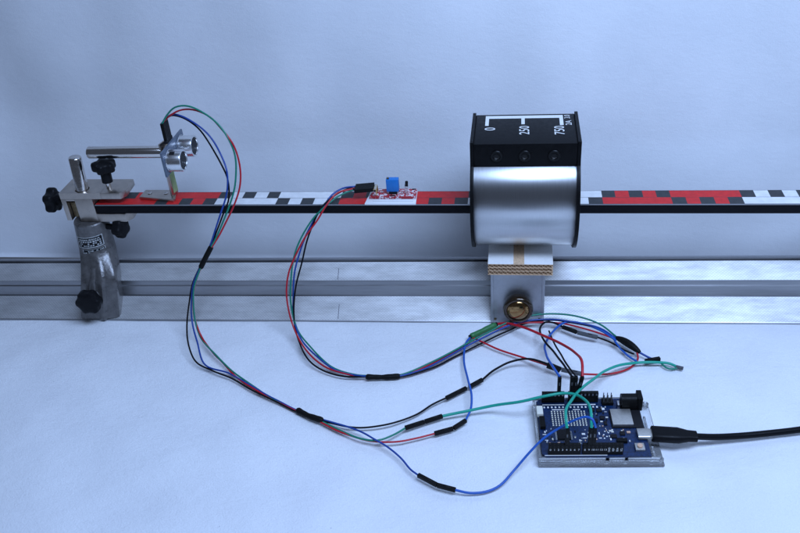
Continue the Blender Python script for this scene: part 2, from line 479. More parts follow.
# ------------------------------------------------------------------ aluminium optical bench
BYAW = math.radians(1.266)
BO = (24.35, -1.67, 0)
PROF = [(0,0),(0,0.09),(0.05,0.13),(1.84,1.26),(1.95,1.27),(1.95,2.20),(2.02,2.30),(2.02,2.70),(1.87,2.76),(1.85,2.86),(3.24,3.74),(3.32,3.70),(3.32,3.58),(3.45,3.58),(3.45,3.95),
        (3.65,3.95),(3.65,3.58),(3.78,3.58),(3.78,3.70),(3.86,3.74),(5.0,2.9),(4.95,2.4),(4.95,1.3),(6.2,0.5),(6.25,0.09),(6.25,0)]
def bench():
    t = thing('optical_bench', 'long silver aluminium bench rail with cross-hatched sloping faces lying on the cloth', 'bench rail', BO, BYAW)
    prof = PROF
    x0, x1 = -62, 70
    n = len(prof)
    mb = MB()
    vs = [(x0,d,z) for d,z in prof]+[(x1,d,z) for d,z in prof]
    fs = []; mi = []
    for i in range(n):
        j = (i+1) % n
        fs.append((i,j,j+n,i+n)); mi.append(0 if i in (2, 9, 19) else 1)
    mb.add(vs, fs); mb.mi = mi
    mb.add([vs[i] for i in range(n)], [tuple(range(n))[::-1]], 1)
    mb.add([vs[i+n] for i in range(n)], [tuple(range(n))], 1)
    part('rail_body', mb, [M['bench'], M['bench_plain']], t, smooth=0)
    # scribed line crossing both milled faces
    for a, b in ((PROF[3], PROF[2]), (PROF[10], PROF[9])):
        m2 = MB()
        (d0,z0),(d1,z1) = a, b
        e = 0.006
        x = -5.15
        m2.add([(x-.03,d1+(d0-d1)*.05-e,z1+(z0-z1)*.05+e),(x+.03,d1+(d0-d1)*.05-e,z1+(z0-z1)*.05+e),(x+.03,d0-e-.04,z0+e-.04),(x-.03,d0-e-.04,z0+e-.04)], [(0,1,2,3)])
        part('scribe_line', m2, M['pencil'], t, smooth=0)
bench()

def saddle_profile(front, top):
    """outline (d,z) of a rider sitting astride the bench"""
    pr = [(front,0.12),(front,top),(6.3,top),(6.3,0.62),(5.06,1.38),(5.06,2.98),(3.88,3.84),(3.72,4.02),(3.38,4.02),(3.22,3.84),(1.78,2.93),(1.78,1.34),(0.16,0.30),(0.04,0.12)]
    return pr

# ------------------------------------------------------------------ rider under the coil, with its clamping knob
def star_prof(mb, p, axis, r, h, lobes=5, amp=0.13, n=60, stem=None):
    if stem:
        mb.lathe(p, axis, [(-stem[0], stem[1]), (0.02, stem[1])], n=16)
    pr = [(0, r*.72),(h*.12, r*.95),(h*.25, r),(h*.75, r),(h*.90, r*.95),(h, r*.75),(h*1.02, r*.3)]
    mb.lathe(p, axis, pr, n=n, lobes=lobes, amp=amp, lo=[1,1,1,1,1,1,0])
def rider():
    t = thing('bench_rider', 'pale grey metal rider with round bronze knob clamped on the bench beneath the coil', 'rider', BO, BYAW)
    x0, x1 = 7.38, 11.56
    mb = MB().prism_x(saddle_profile(-0.14, 5.52), x0, x1)
    part('body', mb, M['rider'], t, bevel=0.05, smooth=40)
    # raised edge strips and the two corner screws of the front plate
    for xa in (x0+0.05, x1-0.22):
        part('edge_strip', MB().box((xa,-0.19,0.2),(xa+0.17,-0.14,5.4)), M['rider'], t, bevel=0.012)
    for xa in (x0+0.34, x1-0.36):
        part('screw', MB().lathe((xa,-0.14,0.48),(0,-1,0),[(0,.11),(.04,.11),(.06,.08)],n=14), M['brass'], t)
    k = MB()
    k.lathe((9.5,-0.14,2.02),(0,-1,0),[(0,.55),(.18,.55),(.2,1.0),(.26,1.14),(.34,1.18),(.80,1.18),(.94,1.15),(1.02,1.06),(1.04,.96),(1.0,.88),(.96,.85)],n=48,cap1=False)
    kn = part('knob', k, M['knob_amber'], t, smooth=60, label='glossy dark bronze round knob')
    glint = MB().lathe((9.5,-0.14,2.02),(0,-1,0),[(.96,.86),(1.0,.84),(1.10,.70),(1.17,.5),(1.21,.3),(1.22,.04)],n=40)  # gold dome added to imitate the glint at the knob's centre
    part('knob_glint', glint, M['glint_gold'], kn, smooth=60)
rider()

# ------------------------------------------------------------------ corrugated cardboard pad on the rider
def pad():
    X0, X1, Y0, Y1, Z0, Z1 = 31.58, 36.40, -2.85, 3.9, 5.56, 6.52
    t = thing('cardboard_pad', 'corrugated cardboard pad with white top and tan stripe between coil and rider', 'cardboard pad', ((X0+X1)/2, 0.5, Z0))
    nl = 3
    hh = (Z1-Z0-0.03)/nl
    for k in range(nl+1):
        z = Z0+k*hh
        if k < nl:
            part('liner_board', MB().box((X0,Y0+random.uniform(-.02,.02),z),(X1,Y1,z+0.03)), M['card_tan'], t, world=True)
            n = 120; wl = 0.33
            ph = random.random()
            mb = MB(); vs = []
            for i in range(n+1):
                x = X0+0.02+(X1-X0-0.04)*i/n
                zz = z+hh/2+0.015+(hh/2-0.045)*math.sin(2*math.pi*(x/wl+ph))
                for yy in (Y0+0.01, Y1-0.02):
                    vs += [(x,yy,zz-0.018),(x,yy,zz+0.018)]
            fs = []
            for i in range(n):
                a, b = i*4, i*4+4
                fs += [(a,b,b+1,a+1),(a+2,a+3,b+3,b+2),(a+1,b+1,b+3,a+3),(a,a+2,b+2,b)]
            mb.add(vs, fs)
            part('flute', mb, M['card_tan'], t, world=True, smooth=60)
            # the flutes are filled from just behind the cut edge, so the gaps read as shallow pockets
            part('core', MB().box((X0+0.02,Y0+0.22,z+0.03),(X1-0.02,Y1-0.03,z+hh)), M['card_tan'], t, world=True)
    zt = Z0+nl*hh
    part('liner_board', MB().box((X0,Y0,zt),(X1,Y1,zt+0.03)), M['card_tan'], t, world=True)
    s0, s1 = 33.48, 34.28
    for a, b in ((X0+0.01, s0), (s1, X1-0.01)):
        part('white_liner', MB().box((a,Y0+0.015,zt+0.03),(b,Y1-0.02,zt+0.045)), M['card_white'], t, world=True)
    return zt+0.045
PAD_TOP = pad()

# ------------------------------------------------------------------ coil
def coil():
    xc, yc, zc = 34.22, 0.72, 10.88
    L2 = 3.83
    r = 4.13
    t = thing('coil', 'large black induction coil with shiny aluminium winding and white 0 250 750 markings', 'coil', (xc, yc, PAD_TOP))
    def outline(rad, topz, fy, by, n=96):
        pts = []
        for i in range(n):
            a = 2*math.pi*(i+.5)/n
            dx, dz = math.cos(a), math.sin(a)
            best = rad
            # ray against the terminal box above the circle
            if dz > 0:
                tt = (topz-zc)/dz
                yy = dx*tt
                if fy-yc <= yy <= by-yc: best = max(best, tt)
                for lim in (fy-yc, by-yc):
                    if dx*lim > 0:
                        q = lim/dx
                        if dz*q <= topz-zc and dz*q > 0: best = max(best, q)
            pts.append((yc+dx*best, zc+dz*best))
        # exact corners
        for cy in (fy, by):
            k = min(range(n), key=lambda i: (pts[i][0]-cy)**2+(pts[i][1]-topz)**2)
            pts[k] = (cy, topz)
        return pts
    def hole(h, n=96):
        out = []
        for i in range(n):
            a = 2*math.pi*(i+.5)/n
            dx, dz = math.cos(a), math.sin(a)
            q = h/max(abs(dx), abs(dz))
            out.append((yc+dx*q, zc+dz*q))
        return out
    fo = outline(r+0.19, 16.0, -1.93, 3.32)
    ho = hole(2.1)
    for xa, xb in ((xc-L2, xc-L2+0.24), (xc+L2-0.24, xc+L2)):
        n = len(fo); mb = MB()
        vs = [(xa,y,z) for y,z in fo]+[(xb,y,z) for y,z in fo]+[(xa,y,z) for y,z in ho]+[(xb,y,z) for y,z in ho]
        fs = []
        for i in range(n):
            j = (i+1) % n
            fs += [(i,j,n+j,n+i),(2*n+i,3*n+i,3*n+j,2*n+j),(i,2*n+i,2*n+j,j),(n+i,n+j,3*n+j,3*n+i)]
        mb.add(vs, fs)
        part('flange', mb, M['coil_black'], t, world=True, smooth=30, bevel=0.02)
    # winding sheathed in aluminium
    xa, xb = xc-L2+0.24, xc+L2-0.24
    mb = MB()
    mb.lathe((xa,yc,zc),(1,0,0),[(0,r-.05),(0.04,r),(xb-xa-.04,r),(xb-xa,r-.05)],n=128,cap0=False,cap1=False)
    part('winding', mb, M['winding'], t, world=True, smooth=60)
    core = hole(2.1, 48)
    mb = MB(); n = len(core)
    mb.rings([[(xa,y,z) for y,z in core],[(xb,y,z) for y,z in core]], False, False)
    part('core_tube', mb, M['coil_black'], t, world=True)
    # terminal box: top plate and front panel
    bx = part('terminal_box', MB().box((xa,-1.86,13.2),(xb,3.26,15.86)), M['coil_black'], t, world=True, bevel=0.06)
    for x in (32.25, 34.20, 36.22):
        s = MB().lathe((x,-1.86,14.95),(0,-1,0),[(-.02,.43),(.07,.43),(.10,.40),(.10,.27),(.07,.245),(.008,.24)],n=32,cap1=False)
        so = part('socket', s, M['socket_rim'], bx, world=True)
        part('bore', MB().lathe((x,-1.864,14.95),(0,-1,0),[(0,.245),(.01,.245)],n=24), M['hole'], so, world=True)  # flat dark disc in place of the shaded depth of an uncut hole
        arc = [(x+math.cos(q)*.20, -1.885, 14.95+math.sin(q)*.20) for q in [math.radians(215+11*i) for i in range(11)]]
        part('contact_glint', MB().tube(arc, .028, 6), M['socket'], so, world=True)  # bright arc shaped as the glint low in the socket's contact
    # printed winding symbol and figures
    zt = 15.868
    sy = MB()
    def bar(x0, y0, x1, y1): sy.box((x0,y0,zt-.006),(x1,y1,zt))
    bar(31.35, 2.50, 36.96, 2.98)
    bar(31.35, 1.25, 31.60, 2.50); bar(33.96, 1.45, 34.20, 2.50); bar(36.70, 1.20, 36.96, 2.50)
    part('printed_symbol', sy, M['white_ink'], bx, world=True, smooth=0)
    loc0 = Vector(t.location)/S
    for s, x, y, size, sx in (('0',31.76,.68,1.10,.95),('250',34.20,.40,1.02,.98),('750',36.66,.32,1.02,.98),('2A',37.34,1.58,.62,1.15),('3.0',37.28,2.66,.58,.95)):
        me = text_mesh('printed_figure', s, size, M['white_ink'], Vector((x,y,zt))-loc0, Euler((0,0,math.pi/2)), sx)
        part('printed_figure', me, None, bx)
coil()

# ------------------------------------------------------------------ measuring bar with its red, white and black centimetre tape
def ruler():
    t = thing('measuring_bar', 'thin black bar topped with red white and black centimetre tape running through the coil', 'ruler', (0,0,9.25))
    part('bar', MB().box((-0.05,0,9.25),(72,2.12,10.02)), M['ruler_black'], t, world=True, bevel=0.02)
    part('front_edge', MB().box((-0.04,-0.012,9.965),(71.9,0.05,10.035)), M['bench_plain'], t, world=True)
    mb = MB(); z = 10.042
    rnd = random.Random(8); js = [s+(rnd.uniform(-.025,.025) if s else 0) for s in range(72)]
    for s in range(0, 71):
        dec = s//10
        base = 0 if dec % 2 == 0 else 1
        k = s % 10
        front = 2 if k in (5,7,9) else base
        back = 2 if k in (0,2,4) and s > 0 else base
        if s in (0,): back = base
        for (y0, y1, mi) in ((0.06,1.03,front),(1.065,2.06,back)):
            mb.add([(js[s],y0,z),(js[s+1],y0,z),(js[s+1],y1,z),(js[s],y1,z)], [(0,1,2,3)], mi)
    mb.add([(0,1.03,z-.001),(71,1.03,z-.001),(71,1.065,z-.001),(0,1.065,z-.001)], [(0,1,2,3)], 2)
    mb.add([(0,2.06,z-.001),(71,2.06,z-.001),(71,2.10,z-.001),(0,2.10,z-.001)], [(0,1,2,3)], 2)
    part('scale_tape', mb, [M['tape_red'], M['tape_white'], M['tape_black']], t, world=True, smooth=0, label='printed tape with centimetre blocks, red and white decades')
ruler()

# ------------------------------------------------------------------ post holder on the left end of the bench
AX0, AX1 = Vector((-1.72,.62,2.4)), Vector((-0.84,.62,14.05))       # the slightly tilted axis of sleeve and rod
def axis_at(z): return AX0+(AX1-AX0)*((z-AX0.z)/(AX1.z-AX0.z))
def post():
    t = thing('post_holder', 'dark grey cast iron post holder with black knobs astride the left part of bench', 'stand', (-2.0,1.0,0.2))
    # lofted casting: a foot with a ridged front corner rising into a round sleeve
    n = 96
    foot = [(-3.02,-2.20),(-2.86,-2.38),(-2.2,-2.42),(-2.02,-2.34),(-1.25,-2.36),(-1.05,-2.46),(-0.82,-2.52),(-0.66,-2.44),(-0.58,-2.30),(0.20,-2.12),(0.38,-1.98),(0.42,-1.7),(0.05,-.2),(-.15,0),(-2.6,0),(-2.8,-.2)]
    def radial(poly, cx, cy, a):
        dx, dy = math.cos(a), math.sin(a)
        best = 0
        for (x0,y0),(x1,y1) in zip(poly, poly[1:]+poly[:1]):
            ex, ey = x1-x0, y1-y0
            den = dx*ey-dy*ex
            if abs(den) < 1e-9: continue
            q = ((x0-cx)*ey-(y0-cy)*ex)/den
            u = ((x0-cx)*dy-(y0-cy)*dx)/den
            if q > 0 and -1e-6 <= u <= 1+1e-6: best = max(best, q)
        return best
    rings = []
    zs = [0.22,0.28,0.5,1.5,2.6,3.4,4.0,4.4,4.8,5.2,5.6,6.0,6.4,7.2,8.0,8.36,8.45]
    for z in zs:
        k = min(1, max(0, (z-3.6)/(6.4-3.6))); k = k*k*(3-2*k)
        ax = axis_at(z)
        cx = -1.42+0.22*(z-.2); cx = cx*(1-k)+(ax.x+.12)*k
        cy = -1.0*(1-k)+ax.y*k
        rc = 1.38+.035*(8.45-z)
        sh = 1-.03*max(0, z-.5)
        if z < .25: sh *= .97
        if z > 8.4: rc -= .06
        ring = []
        for i in range(n):
            a = 2*math.pi*i/n
            q = radial([(x+1.30,y) for x,y in foot], 0, -1.0, a)*sh*(1-k)+rc*k
            ring.append((cx+math.cos(a)*q, cy+math.sin(a)*q, z))
        rings.append(ring)
    mb = MB(); mb.rings(rings)
    part('casting', mb, M['iron'], t, world=True, smooth=28)
    # boss for the clamping screw with the cast rib that runs up from it
    part('boss', MB().lathe((-1.32,-2.36,2.5),(0,-1,0),[(-.1,.72),(.14,.66),(.2,.58)],n=28), M['iron'], t, world=True, smooth=50)
    rb = MB(); rr = []
    for z, w, yy in ((2.5,.30,-2.34),(3.2,.30,-2.30),(3.9,.28,-2.16),(4.5,.24,-1.85),(5.0,.14,-1.55)):
        cx = -1.30+(z-2.6)*.2
        rr.append([(cx+math.cos(q)*w, yy+math.sin(q)*.18, z) for q in [2*math.pi*i/16 for i in range(16)]])
    rb.rings(rr)
    part('cast_rib', rb, M['iron'], t, world=True, smooth=60)
    kb = MB(); star_prof(kb, (-1.30,-2.62,2.60), (0.05,-1,0.05), 1.02, .95, lobes=6, amp=.07, stem=(.3,.4))
    part('clamp_knob', kb, M['knob_black'], t, world=True, smooth=45)
    k2 = MB(); star_prof(k2, (1.05,.30,7.76), (1,-.2,0), .80, .85, lobes=5, amp=.08, stem=(.9,.26))
    part('sleeve_knob', k2, M['knob_black'], t, world=True, smooth=45)
    # stamped name plate wrapped round the sleeve, with a smaller label below: border, rivets and rows of worn print
    rnd = random.Random(3)
    def plate(zlo, zhi, a0, a1, rows, slope, lift=0):
        pb = MB()
        def P3(u, v, e):
            z = zlo+(zhi-zlo)*v+slope*(u-.5)
            ax = axis_at(z); k = min(1, max(0, (z-3.6)/2.8)); k = k*k*(3-2*k)
            rr = 1.38+.035*(8.45-z)+.10*(1-k)*2.2+e+lift
            a = a0+(a1-a0)*u
            return (ax.x+.12+math.cos(a)*rr, ax.y+math.sin(a)*rr, z)
        def patch(u0, u1, v0, v1, e, mi):
            m = max(1, int((u1-u0)*14))
            vs = [P3(u0+(u1-u0)*i/m, v, e) for v in (v0, v1) for i in range(m+1)]
            pb.add(vs, [(i,i+1,m+2+i,m+1+i) for i in range(m)], mi)
        patch(0, 1, 0, 1, .012, 0)
        patch(0, 1, .0, .07, .016, 1); patch(0, 1, .93, 1, .016, 1); patch(0, .03, 0, 1, .016, 1); patch(.97, 1, 0, 1, .016, 1)
        for r in range(rows):
            v0 = .14+.74*r/rows; v1 = v0+.74/rows*.66
            u = .07
            while u < .9:
                w = rnd.uniform(.02, .075)
                if rnd.random() < .82: patch(u, min(.93, u+w), v0, v1, .016, 1)
                u += w+rnd.uniform(.012, .03)
        part('name_plate', pb, [M['chip'], M['plate_print']], t, world=True, smooth=60)
    plate(6.42, 7.42, -2.25, -0.62, 4, .14)
    plate(5.90, 6.32, -1.9, -0.62, 2, .10, .05)
post()

def upright_rod():
    d = (AX1-AX0).normalized()
    p = axis_at(7.2)
    L = (AX1.z-7.2)/d.z
    mb = MB().lathe(p, d, [(0,.5),(L-.14,.5),(L-.05,.45),(L,.34)], n=32)
    solo('upright_rod', mb, M['steel'], 'short polished steel rod standing upright through the clamp plate', 'rod', p, smooth=40)
upright_rod()

# ------------------------------------------------------------------ clamp that grips the end of the measuring bar
def clamp():
    t = thing('bench_clamp', 'nickel plated U-shaped clamp gripping the left end of the measuring bar', 'clamp', (-1.2,1.0,8.5))
    # one casting: upper jaw, lower jaw and back block with a square window
    Y0, Y1 = -0.06, 2.35
    def jaw(x0, x1, z0, z1, cut):
        # plan view with a chamfered front right corner
        return MB().prism_z([(x0,Y0),(x1-cut,Y0),(x1,Y0+cut*1.4),(x1,Y1),(x0,Y1)], z0, z1)
    a = axis_at(11.1)
    # upper jaw with the bore for the rod
    top = MB()
    n = 40; cx, cy, rr = a.x, a.y, 0.57
    outer = []
    ox0, ox1 = -2.78, 2.70
    for i in range(n):
        an = 2*math.pi*i/n+0.0001
        dx, dy = math.cos(an), math.sin(an)
        cand = []
        if dx > 0: cand.append((0.75-cx)/dx)
        if dx < 0: cand.append((ox0-cx)/dx)
        if dy > 0: cand.append((Y1-cy)/dy)
        if dy < 0: cand.append((Y0-cy)/dy)
        q = min(cand)
        outer.append((cx+dx*q, cy+dy*q))
    for corner in ((ox0,Y0),(ox0,Y1),(0.75,Y0),(0.75,Y1)):
        k = min(range(n), key=lambda i: (outer[i][0]-corner[0])**2+(outer[i][1]-corner[1])**2)
        outer[k] = corner
    inn = [(cx+math.cos(2*math.pi*i/n)*rr, cy+math.sin(2*math.pi*i/n)*rr) for i in range(n)]
    z0, z1 = 10.60, 11.14
    vs = [(x,y,z0) for x,y in outer]+[(x,y,z1) for x,y in outer]+[(x,y,z0) for x,y in inn]+[(x,y,z1) for x,y in inn]
    fs = []
    for i in range(n):
        j = (i+1) % n
        mx = (outer[i][0]+outer[j][0])/2
        if mx < 0.7499: fs.append((i,j,n+j,n+i))
        fs += [(n+i,n+j,3*n+j,3*n+i),(i,2*n+i,2*n+j,j),(2*n+i,3*n+i,3*n+j,2*n+j)]
    top.add(vs, fs)
    part('upper_jaw', top, M['nickel'], t, world=True, smooth=30)
    c = MB().prism_z([(0.75,Y0),(2.40,Y0),(2.72,0.45),(2.60,Y1),(0.75,Y1)], z0, z1)
    part('upper_jaw_end', c, M['nickel'], t, world=True, bevel=0.03)
    bl = MB()
    bl.box((-2.78,Y0,8.62),(-2.36,Y1,10.60))                # left wall of the window
    bl.box((-1.62,Y0,8.50),(-0.09,Y1,10.60))                # wall towards the bar
    bl.box((-2.36,1.9,8.62),(-1.62,Y1,10.60))               # rear wall of the window
    bl.box((-2.36,Y0,10.42),(-1.62,1.9,10.60))
    part('block', bl, M['nickel'], t, world=True, bevel=0.025)
    part('lower_jaw', MB().prism_z([(-0.09,Y0),(2.35,Y0),(2.72,0.5),(2.6,Y1),(-0.09,Y1)], 8.50, 9.22), M['nickel'], t, world=True, bevel=0.03)
    part('pressure_piece', MB().box((-2.30,0.35,8.7),(-1.7,0.75,10.1)), M['brass'], t, world=True, bevel=0.04)
    # thumb screws
    k1 = MB(); star_prof(k1, (1.30,.72,12.72), (.06,0,1), .86, .80, lobes=5, amp=.14, stem=(.95,.42))
    ks = part('top_knob', k1, M['knob_black'], t, world=True, smooth=45)
    part('screw', MB().lathe((1.16,.72,10.3),(.06,0,1),[(0,.2),(2.0,.2)],n=14), M['steel'], ks, world=True)
    k3 = MB(); star_prof(k3, (-3.72,.95,9.95), (-1,0,0), .95, .85, lobes=5, amp=.13, stem=(.7,.42))
    part('side_knob', k3, M['knob_black'], t, world=True, smooth=45)
clamp()

# ------------------------------------------------------------------ horizontal rod, bracket and ultrasonic sensor
def rod():
    mb = MB().lathe((0.05,1.2,14.1),(1,0,0),[(0,.36),(.05,.44),(.12,.48),(6.2,.48),(6.28,.42)],n=36)
    solo('horizontal_rod', mb, M['steel'], 'polished steel rod pointing left from the back of the ultrasonic sensor', 'rod', (3.2,1.2,14.1), smooth=40)
rod()
def bracket():
    t = thing('angle_bracket', 'small zinc angle bracket with two screws standing on the red tape', 'bracket', (6.2,1.2,10.05))
    def q(x, y, z):           # bracket space: turned about 10 degrees
        c, s = math.cos(-.20), math.sin(-.20)
        return (6.3+c*(x)-s*(y), 1.28+s*(x)+c*(y), z)
    def bx(x0,x1,y0,y1,z0,z1):
        m = MB().box((x0,y0,z0),(x1,y1,z1)); m.v = [q(*v) for v in m.v]; return m
    part('foot', MB().prism_z([(3.48,.86),(6.48,.40),(6.62,.62),(6.2,2.02),(3.56,2.06)],10.06,10.30), M['nickel'], t, world=True, bevel=.03)
    up = bx(0,.14,-.45,.45,10.32,14.9)
    part('upright', up, M['nickel'], t, world=True, bevel=.03)
    part('tape_strip', bx(.142,.16,-.16,.44,10.5,12.9), M['masking'], t, world=True)
    for p in ((4.15,1.45,10.30),(5.55,1.4,10.30)):
        m = MB().lathe(p,(0,0,1),[(0,.17),(.05,.17),(.09,.1)],n=16)
        s = part('screw', m, M['steel'], t, world=True)
        part('slot', MB().box((p[0]-.1,p[1]-.02,p[2]+.09),(p[0]+.1,p[1]+.02,p[2]+.093)), M['hole'], s, world=True)
bracket()
def sensor():
    t = thing('ultrasonic_sensor', 'ultrasonic distance sensor board with two silver barrel transducers facing right', 'sensor', (7.2,1.2,13.0))
    pc = part('circuit_board', MB().box((7.10,-1.05,13.02),(7.26,3.42,15.02)), M['pcb_edge'], t, world=True, bevel=.01)
    for y in (-.08, 2.48):
        m = MB().lathe((7.26,y,13.98),(1,0,0),[(0,.86),(.03,.88),(.10,.88),(.13,.85),(1.12,.85),(1.16,.83),(1.16,.70),(1.08,.68)],n=48,cap1=False)
        tr = part('transducer', m, M['alu_can'], t, world=True, smooth=40)
        part('mesh_screen', MB().lathe((8.32,y,13.98),(1,0,0),[(0,.69),(.02,.69)],n=32), M['mesh_dark'], tr, world=True)
    part('crystal', MB().box((7.26,.95,13.2),(7.6,1.45,13.55)), M['steel'], t, world=True, bevel=.08)
    for x,y,z,w in ((7.04,0.3,14.3,.35),(7.04,1.9,14.3,.35),(7.04,1.9,13.5,.35)):
        part('chip', MB().box((x-.05,y-w,z-.16),(x+.06,y+w,z+.16)), M['chip'], t, world=True)
    part('pin_row', MB().box((6.85,.62,15.02),(7.1,1.78,15.25)), M['chip'], t, world=True)
    for y in (.82,1.07,1.33,1.58):
        part('pin', MB().box((6.94,y-.03,14.8),(7.0,y+.03,15.4)), M['gold'], t, world=True)
    # printed mark on the near barrel
    part('printed_mark', MB().add([(7.55+.42*i, -.08+math.sin(-.35-.0*i+.0)*.0-math.sin(a)*.858, 13.98+math.cos(a)*.858) for i in (0,1) for a in (.25,.45,.62)], [(0,1,4,3),(1,2,5,4)]), M['chip'], t, world=True)
    # hexagon nut that holds board and bracket to the rod
    part('nut', MB().lathe((6.5,1.2,14.1),(1,0,0),[(0,.52),(.06,.6),(.42,.6),(.48,.52)],n=6), M['steel'], t, world=True, smooth=20)
sensor()

# ------------------------------------------------------------------ hall probe module lying on the bar
def module():
    t = thing('probe_module', 'small red circuit board with blue trimmer on white plate lying on measuring bar', 'circuit board', (24.1,1.0,10.05))
    part('plate', MB().prism_z([(22.12,-.10),(26.08,-.10),(26.0,2.0),(22.32,2.0)],10.05,10.17), M['white_plastic'], t, world=True, bevel=.02)
    part('light_bar', MB().box((22.75,.20,10.17),(25.85,.42,10.25)), M['white_plastic'], t, world=True, bevel=.02)
    pcb = part('circuit_board', MB().prism_z([(22.4,.60),(26.02,.60),(25.97,1.98),(22.5,1.98)],10.19,10.34), M['pcb_red'], t, world=True, bevel=.01)
    pot = part('trimmer', MB().box((23.72,1.0,10.6),(24.68,1.5,11.62)), M['trim_blue'], t, world=True, bevel=.03)
    part('trimmer_screw', MB().lathe((23.86,1.2,11.62),(0,0,1),[(0,.1),(.09,.1),(.1,.07)],n=12), M['brass'], pot, world=True)
    part('trimmer_foot', MB().box((23.9,1.05,10.34),(24.5,1.45,10.6)), M['chip'], t, world=True)
    hs = part('hall_element', MB().prism_z([(25.12,1.0),(25.36,1.0),(25.32,1.14),(25.16,1.14)],11.12,11.55), M['chip'], t, world=True, bevel=.015)
    hs.data.transform(Matrix.Rotation(.06,4,'Y'))
    for x in (25.16,25.24,25.32):
        part('lead', MB().tube([(x,1.06,11.2),(x+.02,1.06,10.8),(x+.05,1.06,10.3)],.022,6), M['tin'], t, world=True)
    # surface parts: pads, resistors, white print, indicator lamps
    for (x,y,w,d,h,m) in ((22.95,1.0,.22,.14,.07,'white_plastic'),(23.3,1.35,.12,.22,.08,'tin'),(23.35,.85,.28,.12,.06,'white_plastic'),(24.9,1.2,.12,.2,.07,'tin'),
                          (24.95,.8,.24,.1,.05,'white_plastic'),(25.7,1.5,.12,.22,.06,'white_plastic'),(25.6,.85,.3,.14,.05,'white_plastic'),(22.7,1.6,.2,.2,.08,'chip'),
                          (23.1,1.75,.3,.1,.05,'white_plastic'),(25.75,1.85,.3,.08,.05,'chip'),(24.2,.8,.4,.1,.05,'chip'),(25.2,1.7,.3,.1,.05,'white_plastic'),(22.75,.8,.2,.1,.05,'tin')):
        part('component', MB().box((x-w/2,y-d/2,10.34),(x+w/2,y+d/2,10.34+h)), M[m], t, world=True)
    for y in (.65,.9,1.15,1.4):
        part('pin', MB().tube([(22.95,y+.1,10.4),(22.95,y+.1,10.93),(22.6,y+.1,10.93)],.032,6), M['gold'], t, world=True)
module()
